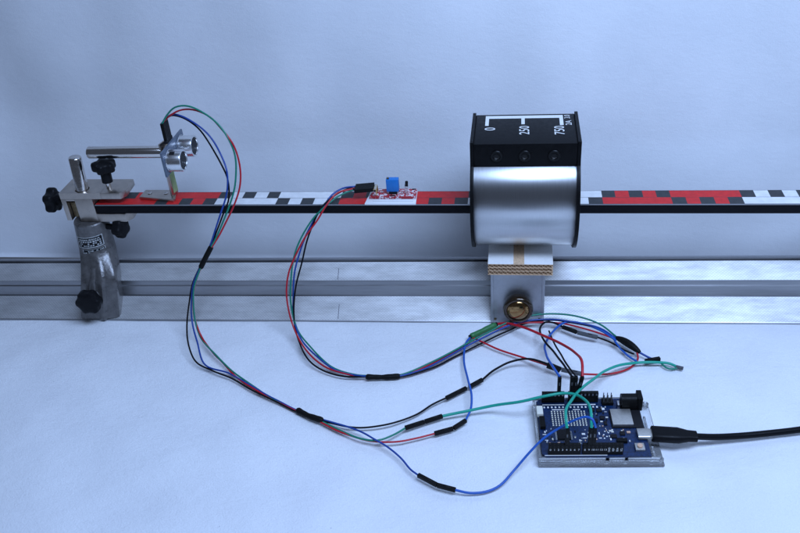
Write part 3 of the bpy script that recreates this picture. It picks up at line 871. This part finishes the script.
# ------------------------------------------------------------------ centre lines of wires, sleeves and connectors (cm)
WIRE_PATHS = {
    'A_green': [(6.97,0.82,16.62), (7.49,0.89,17.25), (8.29,0.85,17.90), (9.46,0.64,18.06), (10.64,0.41,17.60), (11.88,-0.15,16.75), (12.62,-0.54,15.55), (12.81,-0.69,14.27), (12.54,-1.19,12.42), (11.90,-1.70,10.76), (10.94,-2.29,9.01), (10.22,-2.66,7.87), (9.67,-2.88,7.03), (9.10,-3.11,6.10), (8.47,-3.47,4.71), (8.15,-3.85,3.21), (8.08,-4.28,1.63), (8.41,-4.75,0.47), (10.13,-6.66,0.53), (12.97,-9.05,0.15), (15.87,-11.13,0.15), (17.86,-12.25,0.15), (18.45,-12.53,0.15), (19.42,-12.99,0.15), (20.16,-13.40,0.15), (21.68,-14.21,0.15), (23.07,-14.94,0.20), (24.08,-15.16,0.24), (24.69,-15.06,0.26), (25.57,-14.44,0.20), (26.25,-13.78,0.20)],
    'A_red': [(6.97,1.07,16.62), (7.45,1.09,17.04), (8.57,0.96,17.60), (9.70,0.74,17.72), (11.07,0.34,17.31), (11.99,-0.11,16.57), (12.78,-0.53,15.58), (13.04,-0.67,14.09), (12.91,-1.13,12.39), (12.10,-1.70,10.54), (11.07,-2.26,8.90), (10.23,-2.63,7.76), (9.68,-2.84,6.91), (9.11,-3.05,6.06), (8.44,-3.41,4.67), (8.08,-3.79,3.17), (8.05,-4.13,1.72), (8.63,-4.85,0.56), (11.09,-7.52,0.27), (13.07,-9.38,0.15), (15.00,-10.74,0.15), (17.63,-12.21,0.15), (18.47,-12.63,0.15), (19.46,-13.13,0.15), (20.19,-13.54,0.15), (21.70,-14.32,0.12), (23.20,-14.91,0.12), (24.27,-15.13,0.12), (25.64,-15.10,0.12), (26.97,-14.75,0.16), (28.33,-14.23,0.20)],
    'A_blue': [(6.97,1.33,16.62), (7.25,1.29,16.88), (7.73,1.27,17.17), (8.56,1.11,17.09), (9.95,0.77,16.37), (10.84,0.39,15.50), (11.44,0.04,14.42), (11.96,-0.81,13.33), (11.82,-1.18,11.99), (11.18,-1.70,10.36), (10.56,-2.17,8.94), (10.05,-2.55,7.80), (9.53,-2.76,6.96), (9.01,-2.98,6.06), (8.24,-3.35,4.62), (7.88,-3.73,3.12), (7.76,-4.07,1.66), (8.58,-5.79,0.80), (9.92,-7.91,0.26), (11.91,-8.66,0.17), (14.01,-9.93,0.17), (16.32,-11.40,0.17), (18.04,-12.37,0.17), (19.36,-13.01,0.17), (20.21,-13.27,0.17), (22.00,-13.95,0.30), (23.16,-14.53,0.36), (24.24,-15.17,0.40), (25.03,-15.54,0.25), (26.16,-16.54,0.14), (26.93,-17.46,0.14), (27.55,-18.01,0.20)],
    'A_black': [(6.97,1.58,16.62), (7.10,1.50,16.75), (7.53,1.47,17.00), (8.53,1.28,16.86), (9.68,0.96,16.17), (10.51,0.60,15.00), (11.53,-0.59,13.89), (11.95,-0.91,12.70), (11.90,-1.31,11.36), (11.29,-1.71,10.10), (10.60,-2.16,8.75), (10.05,-2.51,7.68), (9.54,-2.71,6.88), (8.97,-2.93,5.98), (8.17,-3.29,4.58), (7.72,-3.67,3.07), (7.31,-4.24,1.28), (8.07,-6.27,0.77), (9.10,-7.63,0.30), (10.66,-8.49,0.18), (12.22,-9.16,0.17), (14.12,-10.32,0.17), (16.37,-11.61,0.17), (18.16,-12.57,0.17), (19.38,-13.11,0.17), (20.24,-13.42,0.17), (21.96,-13.82,0.12), (23.38,-13.85,0.12), (25.08,-13.42,0.12), (26.73,-12.45,0.12), (27.83,-11.37,0.15), (28.85,-10.65,0.20)],
    'A_sleeve1': [(10.18,-2.60,7.79), (9.63,-2.80,6.95), (9.06,-3.02,6.04)],
    'A_sleeve2': [(18.22,-12.46,0.20), (19.22,-13.02,0.22), (20.32,-13.42,0.20)],
    'B_blue': [(21.35,1.30,10.93), (21.07,1.10,11.00), (20.27,1.05,10.88), (19.55,0.51,10.64), (19.01,-0.24,10.16), (18.31,-0.77,9.38), (17.57,-1.37,8.20), (16.76,-2.20,6.24), (16.43,-2.83,4.95), (16.23,-3.40,3.33), (16.22,-3.88,1.81), (17.10,-5.41,0.93), (18.53,-6.78,0.44), (20.17,-8.07,0.25), (21.87,-8.59,0.23), (22.74,-8.73,0.28), (23.95,-8.74,0.30), (25.20,-8.56,0.28), (26.97,-7.57,0.20), (28.75,-6.04,0.25), (30.59,-4.53,0.40), (32.48,-3.16,0.60), (34.03,-2.35,0.75), (35.98,-2.03,0.80), (37.89,-2.36,0.90), (40.13,-2.98,0.80), (41.26,-3.92,0.55)],
    'B_red': [(21.35,1.05,10.93), (21.03,0.81,10.96), (20.01,0.44,10.82), (19.25,-0.45,10.26), (18.56,-1.07,9.34), (17.41,-1.72,8.01), (16.54,-2.34,6.51), (16.07,-2.93,5.31), (15.82,-3.60,3.47), (16.20,-4.31,1.54), (17.46,-6.10,0.65), (19.15,-7.62,0.28), (20.93,-8.43,0.23), (22.71,-8.62,0.15), (23.92,-8.62,0.15), (25.18,-8.43,0.15), (26.60,-7.64,0.20), (28.01,-6.42,0.20), (29.82,-4.80,0.30), (31.70,-3.25,0.45), (33.25,-2.50,0.60), (34.81,-2.28,0.65), (37.14,-2.29,0.65), (39.39,-3.00,0.60), (41.19,-3.90,0.50)],
    'B_green': [(21.35,0.80,10.93), (21.03,0.77,10.85), (20.02,0.27,10.60), (19.23,-0.35,10.20), (18.13,-0.94,9.34), (17.23,-1.53,8.12), (16.52,-2.16,6.62), (16.21,-2.90,5.10), (16.07,-3.50,3.40), (16.54,-4.40,1.17), (17.91,-5.96,0.65), (19.87,-7.72,0.24), (21.94,-8.53,0.20), (22.72,-8.65,0.25), (23.93,-8.64,0.25), (25.19,-8.45,0.25), (27.31,-7.04,0.30), (30.20,-4.61,0.45), (31.71,-3.38,0.60), (32.86,-2.58,0.75), (34.42,-1.88,0.90), (36.38,-1.53,1.00), (38.30,-1.77,1.00), (40.17,-2.48,0.80), (41.28,-3.74,0.60)],
    'B_black': [(21.35,0.55,10.93), (21.04,0.98,10.96), (19.85,0.39,10.71), (18.84,-0.46,10.09), (18.05,-1.22,8.84), (17.47,-1.91,7.30), (16.98,-2.64,5.69), (16.52,-3.32,4.00), (16.32,-3.77,2.62), (16.42,-4.48,1.08), (17.37,-6.36,0.51), (18.71,-7.78,0.24), (20.26,-8.54,0.21), (22.73,-8.72,0.20), (23.94,-8.72,0.20), (25.20,-8.55,0.20), (27.35,-7.55,0.15), (29.13,-6.03,0.15), (30.97,-4.52,0.20), (32.87,-3.15,0.35), (34.42,-2.20,0.50), (36.22,-1.96,0.70), (37.90,-2.29,0.75), (39.92,-2.93,0.70), (41.27,-3.92,0.50)],
    'B_sleeve': [(22.65,-8.71,0.22), (23.94,-8.68,0.22), (25.23,-8.51,0.22)],
    'B_blob': [(41.27,-3.80,0.55), (41.75,-4.21,0.60), (42.34,-4.85,0.60), (42.87,-5.40,0.45)],
    'J_black': [(31.28,-8.73,0.25), (32.20,-7.58,0.30), (33.29,-6.92,0.50), (34.76,-6.78,0.70), (36.07,-7.16,0.60)],
    'J_green': [(28.65,-12.61,0.25), (29.89,-12.29,0.40), (31.96,-12.02,0.80), (34.01,-12.33,1.60), (35.68,-12.36,2.20), (36.87,-12.15,2.30), (37.71,-12.44,2.50), (38.26,-13.59,3.00), (38.40,-15.14,3.60), (38.39,-15.94,3.60), (38.41,-16.19,3.20)],
    'J_blue_splice': [(30.30,-12.95,0.25), (30.64,-12.01,0.45), (30.67,-10.96,0.70), (30.27,-8.89,0.45), (29.86,-6.82,0.30), (29.78,-5.41,0.30), (29.96,-4.37,0.35), (30.25,-3.92,0.40)],
    'sleeve_green': [(30.21,-3.88,0.40), (31.08,-3.21,0.45), (32.15,-2.40,0.50)],
    'J_red_thick': [(32.15,-2.38,0.50), (32.86,-2.45,0.70), (34.03,-3.18,1.00), (35.53,-4.51,1.30), (36.94,-6.16,1.80), (37.80,-8.13,2.60), (38.17,-10.39,3.60), (38.20,-11.39,3.40)],
    'J_red_thin': [(30.36,-3.92,0.35), (31.74,-4.67,0.15), (33.66,-5.68,0.15), (35.14,-6.50,0.30), (36.15,-7.18,0.45)],
    'J_blue_long': [(29.97,-19.07,0.20), (30.92,-19.22,0.15), (31.85,-19.05,0.15), (32.78,-18.51,0.20), (33.71,-17.49,0.50), (34.65,-16.65,1.30), (35.59,-16.01,2.00), (36.59,-15.62,2.60), (37.49,-15.64,3.30), (38.14,-15.77,3.70), (38.49,-16.00,3.70), (38.66,-16.18,3.20)],
    'J_black_loop': [(37.35,-2.69,0.60), (36.59,-2.27,0.70), (35.98,-2.26,0.70), (35.57,-3.00,0.70), (35.69,-4.37,0.90), (36.41,-6.86,1.60), (36.98,-9.47,2.60), (37.38,-11.57,3.35)],
    'J_black_loop2': [(36.27,-3.10,0.50), (36.68,-5.78,1.20), (37.20,-9.24,2.50), (37.68,-11.61,3.35)],
    'J_blue_end': [(41.25,-4.10,0.50), (40.13,-3.11,0.70), (38.67,-2.31,0.75), (37.52,-2.31,0.75), (36.48,-3.47,0.70), (35.93,-5.21,1.00), (35.90,-7.81,2.00), (36.19,-10.06,2.90), (36.52,-11.85,3.30)],
    'J_blue_tail': [(40.98,-3.69,0.60), (41.44,-4.57,0.30), (42.01,-5.54,0.20), (42.59,-6.15,0.20)],
    'J_black_tail': [(39.88,-3.60,0.40), (40.82,-4.05,0.30), (41.83,-5.03,0.30), (42.45,-5.41,0.30)],
    'J_teal_tail': [(42.81,-5.29,0.40), (43.43,-5.66,0.25), (43.90,-5.93,0.20)],
    'J_red_back': [(42.66,-5.35,0.40), (42.70,-5.80,0.20), (42.10,-6.73,0.15), (40.89,-7.39,0.15), (39.79,-7.71,0.20), (38.55,-8.00,0.45)],
    'J_teal_right': [(45.44,-6.65,0.15), (44.92,-6.29,0.20), (43.83,-6.40,0.35), (42.53,-6.54,0.40), (41.22,-7.24,0.70), (40.02,-8.47,1.20), (38.96,-10.15,1.80), (38.03,-11.66,2.20), (37.39,-13.22,2.80), (36.93,-14.91,3.40), (36.84,-16.02,3.60), (36.90,-16.29,3.20)],
    'J_teal_loop': [(44.29,-6.25,0.20), (44.59,-6.65,0.12), (45.00,-6.80,0.12), (45.44,-6.65,0.15)],
    'H_A_black': [(28.79,-10.73,0.20), (30.19,-9.59,0.20)],
    'H_A_green': [(26.19,-13.83,0.20), (27.47,-13.17,0.20)],
    'H_A_red': [(28.26,-14.26,0.20), (29.49,-13.72,0.20)],
    'H_A_blue': [(27.52,-17.99,0.20), (28.81,-18.75,0.20)],
    'H_J_black': [(30.37,-9.47,0.20), (31.32,-8.68,0.25)],
    'H_J_green': [(27.49,-13.15,0.20), (28.68,-12.59,0.25)],
    'H_J_blue_splice': [(29.53,-13.68,0.20), (30.34,-12.93,0.25)],
    'H_J_blue_long': [(28.82,-18.76,0.20), (30.01,-19.08,0.20)],
    'H_J_black_far': [(36.04,-7.14,0.60), (37.00,-7.60,0.50)],
    'H_J_red_thin': [(36.00,-7.19,0.45), (36.94,-7.51,0.30)],
    'H_grey1': [(37.03,-7.63,0.50), (38.59,-8.03,0.45)],
    'H_loop_house': [(37.31,-2.67,0.60), (38.40,-3.19,0.50)],
    'H_grey2': [(38.42,-3.21,0.50), (39.92,-3.64,0.40)],
    'H_tail_house': [(43.17,-6.11,0.20), (44.27,-5.84,0.25)],
    'usb_plug': [(42.37,-14.64,1.15), (45.34,-14.37,0.90)],
    'usb_cable': [(45.35,-14.33,0.90), (46.59,-13.96,0.55), (48.27,-13.52,0.30), (50.22,-13.17,0.30), (52.19,-12.75,0.30), (54.87,-12.01,0.30), (59.12,-10.40,0.30)],
}
# ------------------------------------------------------------------ microcontroller board in its clear tray (mm in board space, divided by ten)
BX, BY, BW, ZB = 35.442, -16.62, 0.062, 0.9
def bworld(x, y, z=0):
    c, s = math.cos(BW), math.sin(BW)
    return Vector((BX+(c*x-s*y)/10, BY+(s*x+c*y)/10, z))
class BB(MB):
    """builder in board millimetres; z in mm above the board's upper face"""
    def mesh(self, name, mats, off=(0,0,0), smooth=35, bevel=0):
        self.v = [(x/10, y/10, z/10+ZB) for x, y, z in self.v]
        return MB.mesh(self, name, mats, off, smooth, bevel)

def tray():
    t = thing('clear_tray', 'clear plastic tray holding the blue microcontroller board', 'tray', (BX,BY,0), BW)
    x0, x1, y0, y1 = -2.2, 77.2, -0.9, 55.6
    def zz(z): return z-9.0
    part('floor', BB().box((x0,y0,zz(.25)),(x1,y1,zz(2.0))), M['clear'], t, bevel=.03)
    w = 1.5
    # front wall is notched; the other walls run through
    part('front_wall', BB().box((x0,y0,zz(2.05)),(76,y0+w,zz(4.6))), M['clear'], t, bevel=.025)
    for a, b in ((x0, 40.0), (42.2, 52.0), (54.0, 74.0)):
        part('front_wall', BB().box((a,y0,zz(4.65)),(b,y0+w,zz(8.2))), M['clear'], t, bevel=.025)
    part('rear_wall', BB().box((x0,y1-w,zz(2.05)),(66,y1,zz(8.2))), M['clear'], t, bevel=.025)
    part('side_wall', BB().box((x0,y0+w+.1,zz(2.05)),(x0+w,y1-w-.1,zz(8.2))), M['clear'], t, bevel=.025)
    part('side_wall', BB().box((70.2,y0+w+.1,zz(2.05)),(71.6,10.5,zz(7.0))), M['clear'], t, bevel=.025)
    part('side_wall', BB().box((70.2,24.5,zz(2.05)),(71.6,38,zz(7.0))), M['clear'], t, bevel=.025)
    for x, y in ((74.6,2.0),(74.6,52.5)):
        part('lug', BB().lathe((x,y,zz(2.0)),(0,0,1),[(0,2.3),(2.6,2.3),(3.0,1.9),(3.0,1.2),(.4,1.2)],n=24,cap1=False), M['clear'], t, smooth=40)
    for x, y in ((14,2.6),(66,17.8),(15.5,50.5)):
        part('standoff', BB().lathe((x,y,zz(2.0)),(0,0,1),[(0,2.0),(5.2,1.8)],n=16), M['clear'], t, smooth=40)
tray()

def board():
    t = thing('microcontroller_board', 'blue microcontroller board with pin headers and dot matrix plugged with jumper wires', 'circuit board', (BX,BY,0), BW)
    out = [(0,0),(68.6,0),(68.6,53.3),(0,53.3)]
    out = [(0,2.5),(2.5,0),(68.6,0),(68.6,53.3),(2.5,53.3),(0,50.8)]
    part('circuit_board', BB().prism_z(out, -1.6, 0), M['pcb_blue'], t, bevel=.015)
    def header(x0, n, y, labels=None, face=-1):
        a, b = x0-1.27, x0+2.54*(n-1)+1.27
        h = part('pin_header', BB().box((a,y-1.27,0),(b,y+1.27,8.5)), M['housing'], t, bevel=.015)
        for i in range(n):
            x = x0+2.54*i
            part('pin_hole', BB().box((x-.42,y-.42,8.5),(x+.42,y+.42,8.53)), M['hole'], h)
            part('contact', BB().box((x-.5,y-1.30,6.2),(x+.5,y-1.27,8.0)), M['tin'] if labels is None else M['hole'], h)
        if labels:
            for i, s in enumerate(labels):
                me = text_mesh('pin_label', s, .215 if len(s) < 3 else .18, M['white_ink'], ((x0+2.54*i)/10, (y-1.285)/10, ZB+.46), Euler((math.pi/2, 0 if len(s) < 3 else -math.pi/2, 0)), 1, .002)
                part('pin_label', me, None, h)
    header(5.08, 6, 50.8); header(22.86, 8, 50.8)
    header(5.08, 8, 2.54, ['0','1','2','3','4','5','6','7'])
    header(26.7, 10, 2.54, ['8','9','10','11','12','13','GND','REF','SDA','SCL'])
    # white print along the headers
    for (x0,x1,y,w) in ((1.6,41,1.02,.55),(4,19,47.6,.9),(21.6,40,47.6,.9),(10,19.4,42.8,.8),(24,29,42.8,.8)):
        part('printed_line', BB().box((x0,y-w/2,.0),(x1,y+w/2,.02)), M['white_ink'], t, smooth=0)
    for i in range(14):
        x = (5.08+2.54*i) if i < 6 else 22.86+2.54*(i-6)
        part('printed_pin_name', BB().box((x-.55,44.4,.0),(x+.55,46.0,.02)), M['white_ink'], t, smooth=0)
    # dot matrix, 12 by 8
    mtx = BB()
    for i in range(12):
        for j in range(8):
            x, y = 9.6+i*1.98, 27.6+j*1.86
            mtx.box((x-.46,y-.42,0),(x+.46,y+.42,.5))
    part('dot_matrix', mtx, M['led'], t, smooth=0, kind='stuff')
    # main chip with leads
    c = part('processor', BB().box((11.2,14.2,.15),(19.8,22.8,1.5)), M['chip'], t, bevel=.02)
    ld = BB()
    for k in range(14):
        for (x,y,w,d) in ((10.6,14.9+k*.55,.6,.22),(20.4,14.9+k*.55,.6,.22)):
            ld.box((x-w,y-d/2,.05),(x+w,y+d/2,.2))
        for (x,y,w,d) in ((11.9+k*.55,13.6,.22,.6),(11.9+k*.55,23.4,.22,.6)):
            ld.box((x-w/2,y-d,.05),(x+w/2,y+d,.2))
    part('leads', ld, M['tin'], c, smooth=0, kind='stuff')
    # radio module: base board, shield can and black antenna area
    rm = part('radio_module', BB().box((47.6,24.6,.05),(68.2,40.8,.85)), M['chip'], t, bevel=.01)
    part('shield', BB().box((48.2,25.3,.85),(61.6,40.1,2.9)), M['shield'], rm, bevel=.03)
    # power jack
    pj = part('power_jack', BB().box((56.2,40.9,0),(66.4,49.6,6.4)), M['housing'], t, bevel=.05)
    part('jack_barrel', BB().lathe((56.2,45.25,6.3),(1,0,0),[(0,4.2),(10.2,4.2)],n=28), M['housing'], pj)
    part('jack_face', BB().box((66.4,40.7,0),(69.9,49.8,10.9)), M['housing'], pj, bevel=.05)
    part('jack_contact', BB().box((54.0,43.0,0),(56.0,47.5,3.5)), M['tin'], pj, bevel=.03)
    # programming pins
    pb = part('programming_header', BB().box((44.2,46.2,0),(51.8,51.2,2.5)), M['housing'], t, bevel=.02)
    for i in range(3):
        for j in range(2):
            part('pin', BB().box((45.3+2.54*i-.3,47.4+2.54*j-.3,2.5),(45.3+2.54*i+.3,47.4+2.54*j+.3,8.5)), M['tin'] if j else M['housing_worn'], pb)
    # usb socket, reset button, white plug socket
    us = BB(); n = 24; rs = []
    for x in (62.6, 70.0):
        rs.append([(x, 17.9+math.copysign(2.9,math.cos(a))+math.cos(a)*1.6, 1.65+math.sin(a)*1.6) for a in [2*math.pi*(i+.5)/n for i in range(n)]])
    us.rings(rs)
    part('usb_socket', us, M['shield'], t, smooth=40)
    rb = part('reset_button', BB().box((59.2,3.8,0),(65.2,9.8,1.9)), M['shield'], t, bevel=.04)
    part('button_cap', BB().lathe((62.2,6.8,1.9),(0,0,1),[(0,1.75),(1.0,1.75),(1.25,1.4)],n=24), M['tan_button'], rb)
    part('small_socket', BB().box((-.6,35.6,0),(3.6,43.6,3.2)), M['ivory'], t, bevel=.04)
    part('battery_header', BB().box((.6,24.0,0),(4.2,34.0,3.0)), M['housing'], t, bevel=.03)
    # small parts scattered over the board
    rnd = random.Random(5)
    boxes = [(37,31,4.2,3.2,1.3,'chip'),(42.5,34,3,3,1.2,'chip'),(41.5,41,3.6,2.6,1.2,'chip'),(44,29,2,3.4,1.0,'chip'),(53.5,19.5,3.2,3.2,1.1,'chip'),(47.5,17,4,3,1.1,'chip'),
             (57.5,20.5,2.4,1.4,1.0,'tan_button'),(52,12.5,6.6,3.0,2.2,'housing'),(36.5,41.8,3.6,3.0,1.3,'chip')]
    for x,y,w,d,h,m in boxes:
        part('component', BB().box((x-w/2,y-d/2,0),(x+w/2,y+d/2,h)), M[m], t, bevel=.01)
    for i in range(150):
        x, y = rnd.uniform(34,66), rnd.uniform(10,45)
        if i > 105: x, y = rnd.uniform(3,34), rnd.uniform(9,25)
        if 46.5 < x < 69 and y > 23.5: continue
        if 53 < x and y < 23: 
            if x > 58: continue
        if 10 < x < 21.5 and 13 < y < 24: continue
        if any(abs(x-b[0]) < b[2]/2+.8 and abs(y-b[1]) < b[3]/2+.8 for b in boxes): continue
        w, d = rnd.choice([(1.0,.55),(.55,1.0),(1.6,.9),(.9,1.6)])
        k = rnd.choice(['tin','tan_button','chip','ivory','white_ink'])
        part('component', BB().box((x-w/2,y-d/2,.02),(x+w/2,y+d/2,.5)), M[k], t)
    for (x,y,w,d) in ((28.4,19.8,2.2,1.6),(29,16.2,2.4,.8),(38.6,20.2,.8,2.2),(38.8,16,1.8,.7),(41.4,19,.9,.9),(43.2,17.4,.9,.9),(41.4,15.8,.9,.9),(44.6,20.8,.9,.9),(44.2,43.2,2.4,2.0),(3.0,19.5,2.4,.6),(4.0,14.4,2.2,.6)):
        part('printed_mark', BB().box((x-w/2,y-d/2,0),(x+w/2,y+d/2,.02)), M['white_ink'], t, smooth=0)
board()

# ------------------------------------------------------------------ cables
P = WIRE_PATHS
def wire(name, key, m, r, parent):
    pts = spline(P[key])
    ph = len(key)*7.3+ord(key[2])*3.1
    for i, q in enumerate(pts):                     # the wire is never a perfect curve
        e = min(1, i/6, (len(pts)-1-i)/6)
        q += Vector((noise.noise(q*.45+Vector((ph,0,0))), noise.noise(q*.45+Vector((0,ph,0))), .3*noise.noise(q*.45+Vector((0,0,ph)))))*.07*e
    for q in pts: q.z = max(q.z, r+.01)
    return part(name, MB().tube(pts, r, 8), M[m], parent, world=True, smooth=60)
def sleeve(name, key, m, r, parent, lumpy=0.0):
    pts = spline(P[key], .12)
    n = len(pts)
    def rad(u):
        e = min(1, .72+min(u, 1-u)*6)
        return r*e*(1+lumpy*math.sin(u*9+1)*.5+lumpy*math.sin(u*23)*.25)
    for q in pts: q.z = max(q.z, r+.01)
    return part(name, MB().tube(pts, rad, 12), M[m], parent, world=True, smooth=60)
def housing(key, parent, m='housing', w=.25, h=.25, name='connector_housing'):
    a, b = [Vector(q) for q in P['H_'+key]]
    up = Vector((0,0,1))
    mb = MB().obox(a, b, w, h, up)
    o = part(name, mb, M[m], parent, world=True, bevel=.025)
    d = (b-a).normalized()
    s = d.cross(up).normalized(); u = s.cross(d)
    c = a+d*(b-a).length*.62+u*(h/2+.002)
    part('latch_window', MB().obox(c-d*.16, c+d*.16, .10, .006, up), M['hole'], o, world=True)
    return o
def pin_between(ka, kb, parent):
    a, b = Vector(P['H_'+ka][1]), Vector(P['H_'+kb][0])
    d = (b-a).normalized()
    part('pin', MB().tube([a-d*.1, b+d*.1], .032, 6), M['tin'], parent, world=True)
def up_housing(x, y, parent, lean=(0,0), m='housing'):
    """connector standing in a board header at board millimetres x, y"""
    a = bworld(x, y, ZB+.86); b = bworld(x+lean[0], y+lean[1], ZB+2.26)
    o = part('connector_housing', MB().obox(a, b, .245, .245, (math.sin(-BW),math.cos(BW),0)), M[m], parent, world=True, bevel=.02)
    d = (b-a).normalized()
    f = bworld(x+lean[0]*.6, y+lean[1]*.6-1.26, ZB+1.7)
    part('latch_window', MB().obox(f-d*.14, f+d*.14, .09, .006, (0,1,0)), M['housing_worn'], o, world=True)
    return b

# 1: cable of the ultrasonic sensor
t = thing('sensor_cable', 'four-wire cable arching from ultrasonic sensor down over bench to the cloth', 'cable', P['A_sleeve2'][0])
for y in (.82,1.07,1.33,1.58):
    part('connector_housing', MB().obox((6.97,y,15.24),(6.97,y,16.64),.25,.26,(1,0,0)), M['housing'], t, world=True, bevel=.02)
for c, m in (('green','w_green'),('red','w_red'),('blue','w_blue'),('black','w_black')):
    wire('wire', 'A_'+c, m, .068, t); housing('A_'+c, t)
sleeve('shrink_sleeve', 'A_sleeve1', 'rubber', .215, t); sleeve('shrink_sleeve', 'A_sleeve2', 'rubber', .215, t, .16)

# 2: cable of the probe module
t = thing('probe_cable', 'four-wire cable looping from red probe board over bench and behind the jumpers', 'cable', P['B_sleeve'][0])
for k, y in enumerate((.75,1.0,1.25,1.5)):
    part('connector_housing', MB().obox((21.28,y-.2,10.93),(22.72,y+.05,10.93),.25,.3), M['housing'], t, world=True, bevel=.02)
for c, m in (('green','w_green'),('red','w_red'),('blue','w_blue'),('black','w_black')):
    wire('wire', 'B_'+c, m, .070, t)
sleeve('shrink_sleeve', 'B_sleeve', 'rubber', .20, t, .18)
pts = spline(P['B_blob'], .1)
part('shrink_sleeve', MB().tube(pts, lambda u: .12+.17*math.sin(math.pi*min(1,max(0,u)))**.7, 14), M['rubber'], t, world=True, smooth=60)
wire('wire', 'J_teal_tail', 'w_blue', .08, t)
housing('tail_house', t, w=.27, h=.3)

# 3: jumper wires on the cloth
g = 'jumper wires between cables and board'
t = thing('jumper_wire', 'black jumper wire curving from black connector pair to the red jumper joint', 'jumper wire', P['J_black'][2], group=g)
wire('wire', 'J_black', 'w_black', .08, t); housing('J_black', t); housing('J_black_far', t); pin_between('A_black', 'J_black', t)

t = thing('jumper_wire', 'teal jumper wire running from the cloth on left across the rear header', 'jumper wire', P['J_green'][2], group=g)
wire('wire', 'J_green', 'w_teal', .10, t); housing('J_green', t); up_housing(29.6, 2.54, t)

t = thing('spliced_jumper', 'blue and two red jumper wires joined in a green shrink sleeve below the rider', 'jumper wire', P['sleeve_green'][1], group=g)
wire('wire', 'J_blue_splice', 'w_blue2', .08, t); housing('J_blue_splice', t)
wire('wire', 'J_red_thin', 'w_red', .075, t); housing('J_red_thin', t)
sleeve('shrink_sleeve', 'sleeve_green', 'shrink_green', .22, t, .14)
b = up_housing(28.0, 50.8, t, (2.4, 0))
P['J_red_thick'] = P['J_red_thick'][:-1]+[tuple(b)]
wire('wire', 'J_red_thick', 'w_red', .10, t)
e = P['sleeve_green']
for k in (0, -1):
    v = Vector(e[k]); d = (Vector(e[1])-v).normalized()
    part('sleeve_end', MB().tube([v-d*.1, v+d*.05, v+d*.18], .17, 10), M['rubber'], t, world=True)

t = thing('jumper_wire', 'long blue jumper wire sweeping from the front connector pair onto the board', 'jumper wire', P['J_blue_long'][1], group=g)
wire('wire', 'J_blue_long', 'w_blue2', .08, t); housing('J_blue_long', t); up_housing(32.1, 2.54, t)

t = thing('jumper_wire', 'black jumper wire looping from grey connector near rider down to the rear header', 'jumper wire', P['J_black_loop'][1], group=g)
b = up_housing(23.6, 50.8, t); P['J_black_loop'] = P['J_black_loop'][:-1]+[tuple(b)]
wire('wire', 'J_black_loop', 'w_black', .08, t); housing('loop_house', t)

t = thing('jumper_wire', 'short black jumper wire beside the looping one ending in the rear header', 'jumper wire', P['J_black_loop2'][0], group=g)
b = up_housing(26.2, 50.8, t); P['J_black_loop2'] = P['J_black_loop2'][:-1]+[tuple(b)]
wire('wire', 'J_black_loop2', 'w_black', .07, t)

t = thing('jumper_wire', 'bright blue jumper wire hooking down to the leftmost connector on the rear header', 'jumper wire', P['J_blue_end'][1], group=g)
b = up_housing(15.24, 50.8, t); P['J_blue_end'] = P['J_blue_end'][:-1]+[tuple(b)]
wire('wire', 'J_blue_end', 'w_blue2', .085, t)

t = thing('jumper_wire', 'short blue jumper wire passing beneath the black lumpy sleeve on the right', 'jumper wire', P['J_blue_tail'][1], group=g)
wire('wire', 'J_blue_tail', 'w_blue2', .08, t)

t = thing('jumper_wire', 'thin black jumper wire from the grey connector to the black lumpy sleeve', 'jumper wire', P['J_black_tail'][1], group=g)
wire('wire', 'J_black_tail', 'w_black', .065, t); housing('grey2', t, 'housing_worn')

t = thing('jumper_wire', 'thin red jumper wire looping from lumpy sleeve back to the grey connector', 'jumper wire', P['J_red_back'][2], group=g)
wire('wire', 'J_red_back', 'w_red', .075, t); housing('grey1', t, 'housing_worn')

t = thing('jumper_wire', 'teal jumper wire reaching furthest right with a small loop at its end', 'jumper wire', P['J_teal_right'][1], group=g)
wire('wire', 'J_teal_right', 'w_teal', .10, t); wire('wire', 'J_teal_loop', 'w_green', .07, t); up_housing(15.2, 2.54, t)
e = Vector(P['J_teal_right'][0])
part('cable_end', MB().obox(e+Vector((-.15,.06,.02)), e+Vector((.35,-.12,.02)), .22, .2), M['housing_worn'], t, world=True, bevel=.03)

# 4: usb cable
def usb():
    a = bworld(70.1, 17.9, ZB+.165); b0 = bworld(71.6, 17.9, ZB+.165)
    t = thing('usb_cable', 'thick black USB cable plugged into the right side of the board', 'cable', P['usb_cable'][3])
    n = 24
    d = Vector(P['usb_cable'][0])-b0; L = d.length; d.normalize()
    s = d.cross(Vector((0,0,1))).normalized(); u = s.cross(d)
    def oval(c, w, h, p=3.5):
        out = []
        for i in range(n):
            an = 2*math.pi*i/n
            q = (abs(math.cos(an)/w)**p+abs(math.sin(an)/h)**p)**(-1/p)
            out.append(c+s*math.cos(an)*q+u*math.sin(an)*q)
        return out
    part('plug', MB().rings([oval(bworld(69.8,17.9,ZB+.165), .42, .135), oval(b0+d*.05, .42, .135)]), M['shield'], t, world=True, smooth=50)
    part('overmould', MB().rings([oval(b0, .54, .30), oval(b0+d*.05, .58, .33), oval(b0+d*L*.58, .58, .33), oval(b0+d*L*.80, .40, .27), oval(b0+d*(L-.02), .38, .25), oval(b0+d*L, .33, .21)]), M['usb_black'], t, world=True, smooth=50)
    path = [tuple(b0+d*(L-.1))]+P['usb_cable'][1:]
    part('cord', MB().tube(spline(path), .215, 14), M['usb_black'], t, world=True, smooth=60)
usb()

for o in bpy.data.objects:
    if '_loc' in o: del o['_loc']
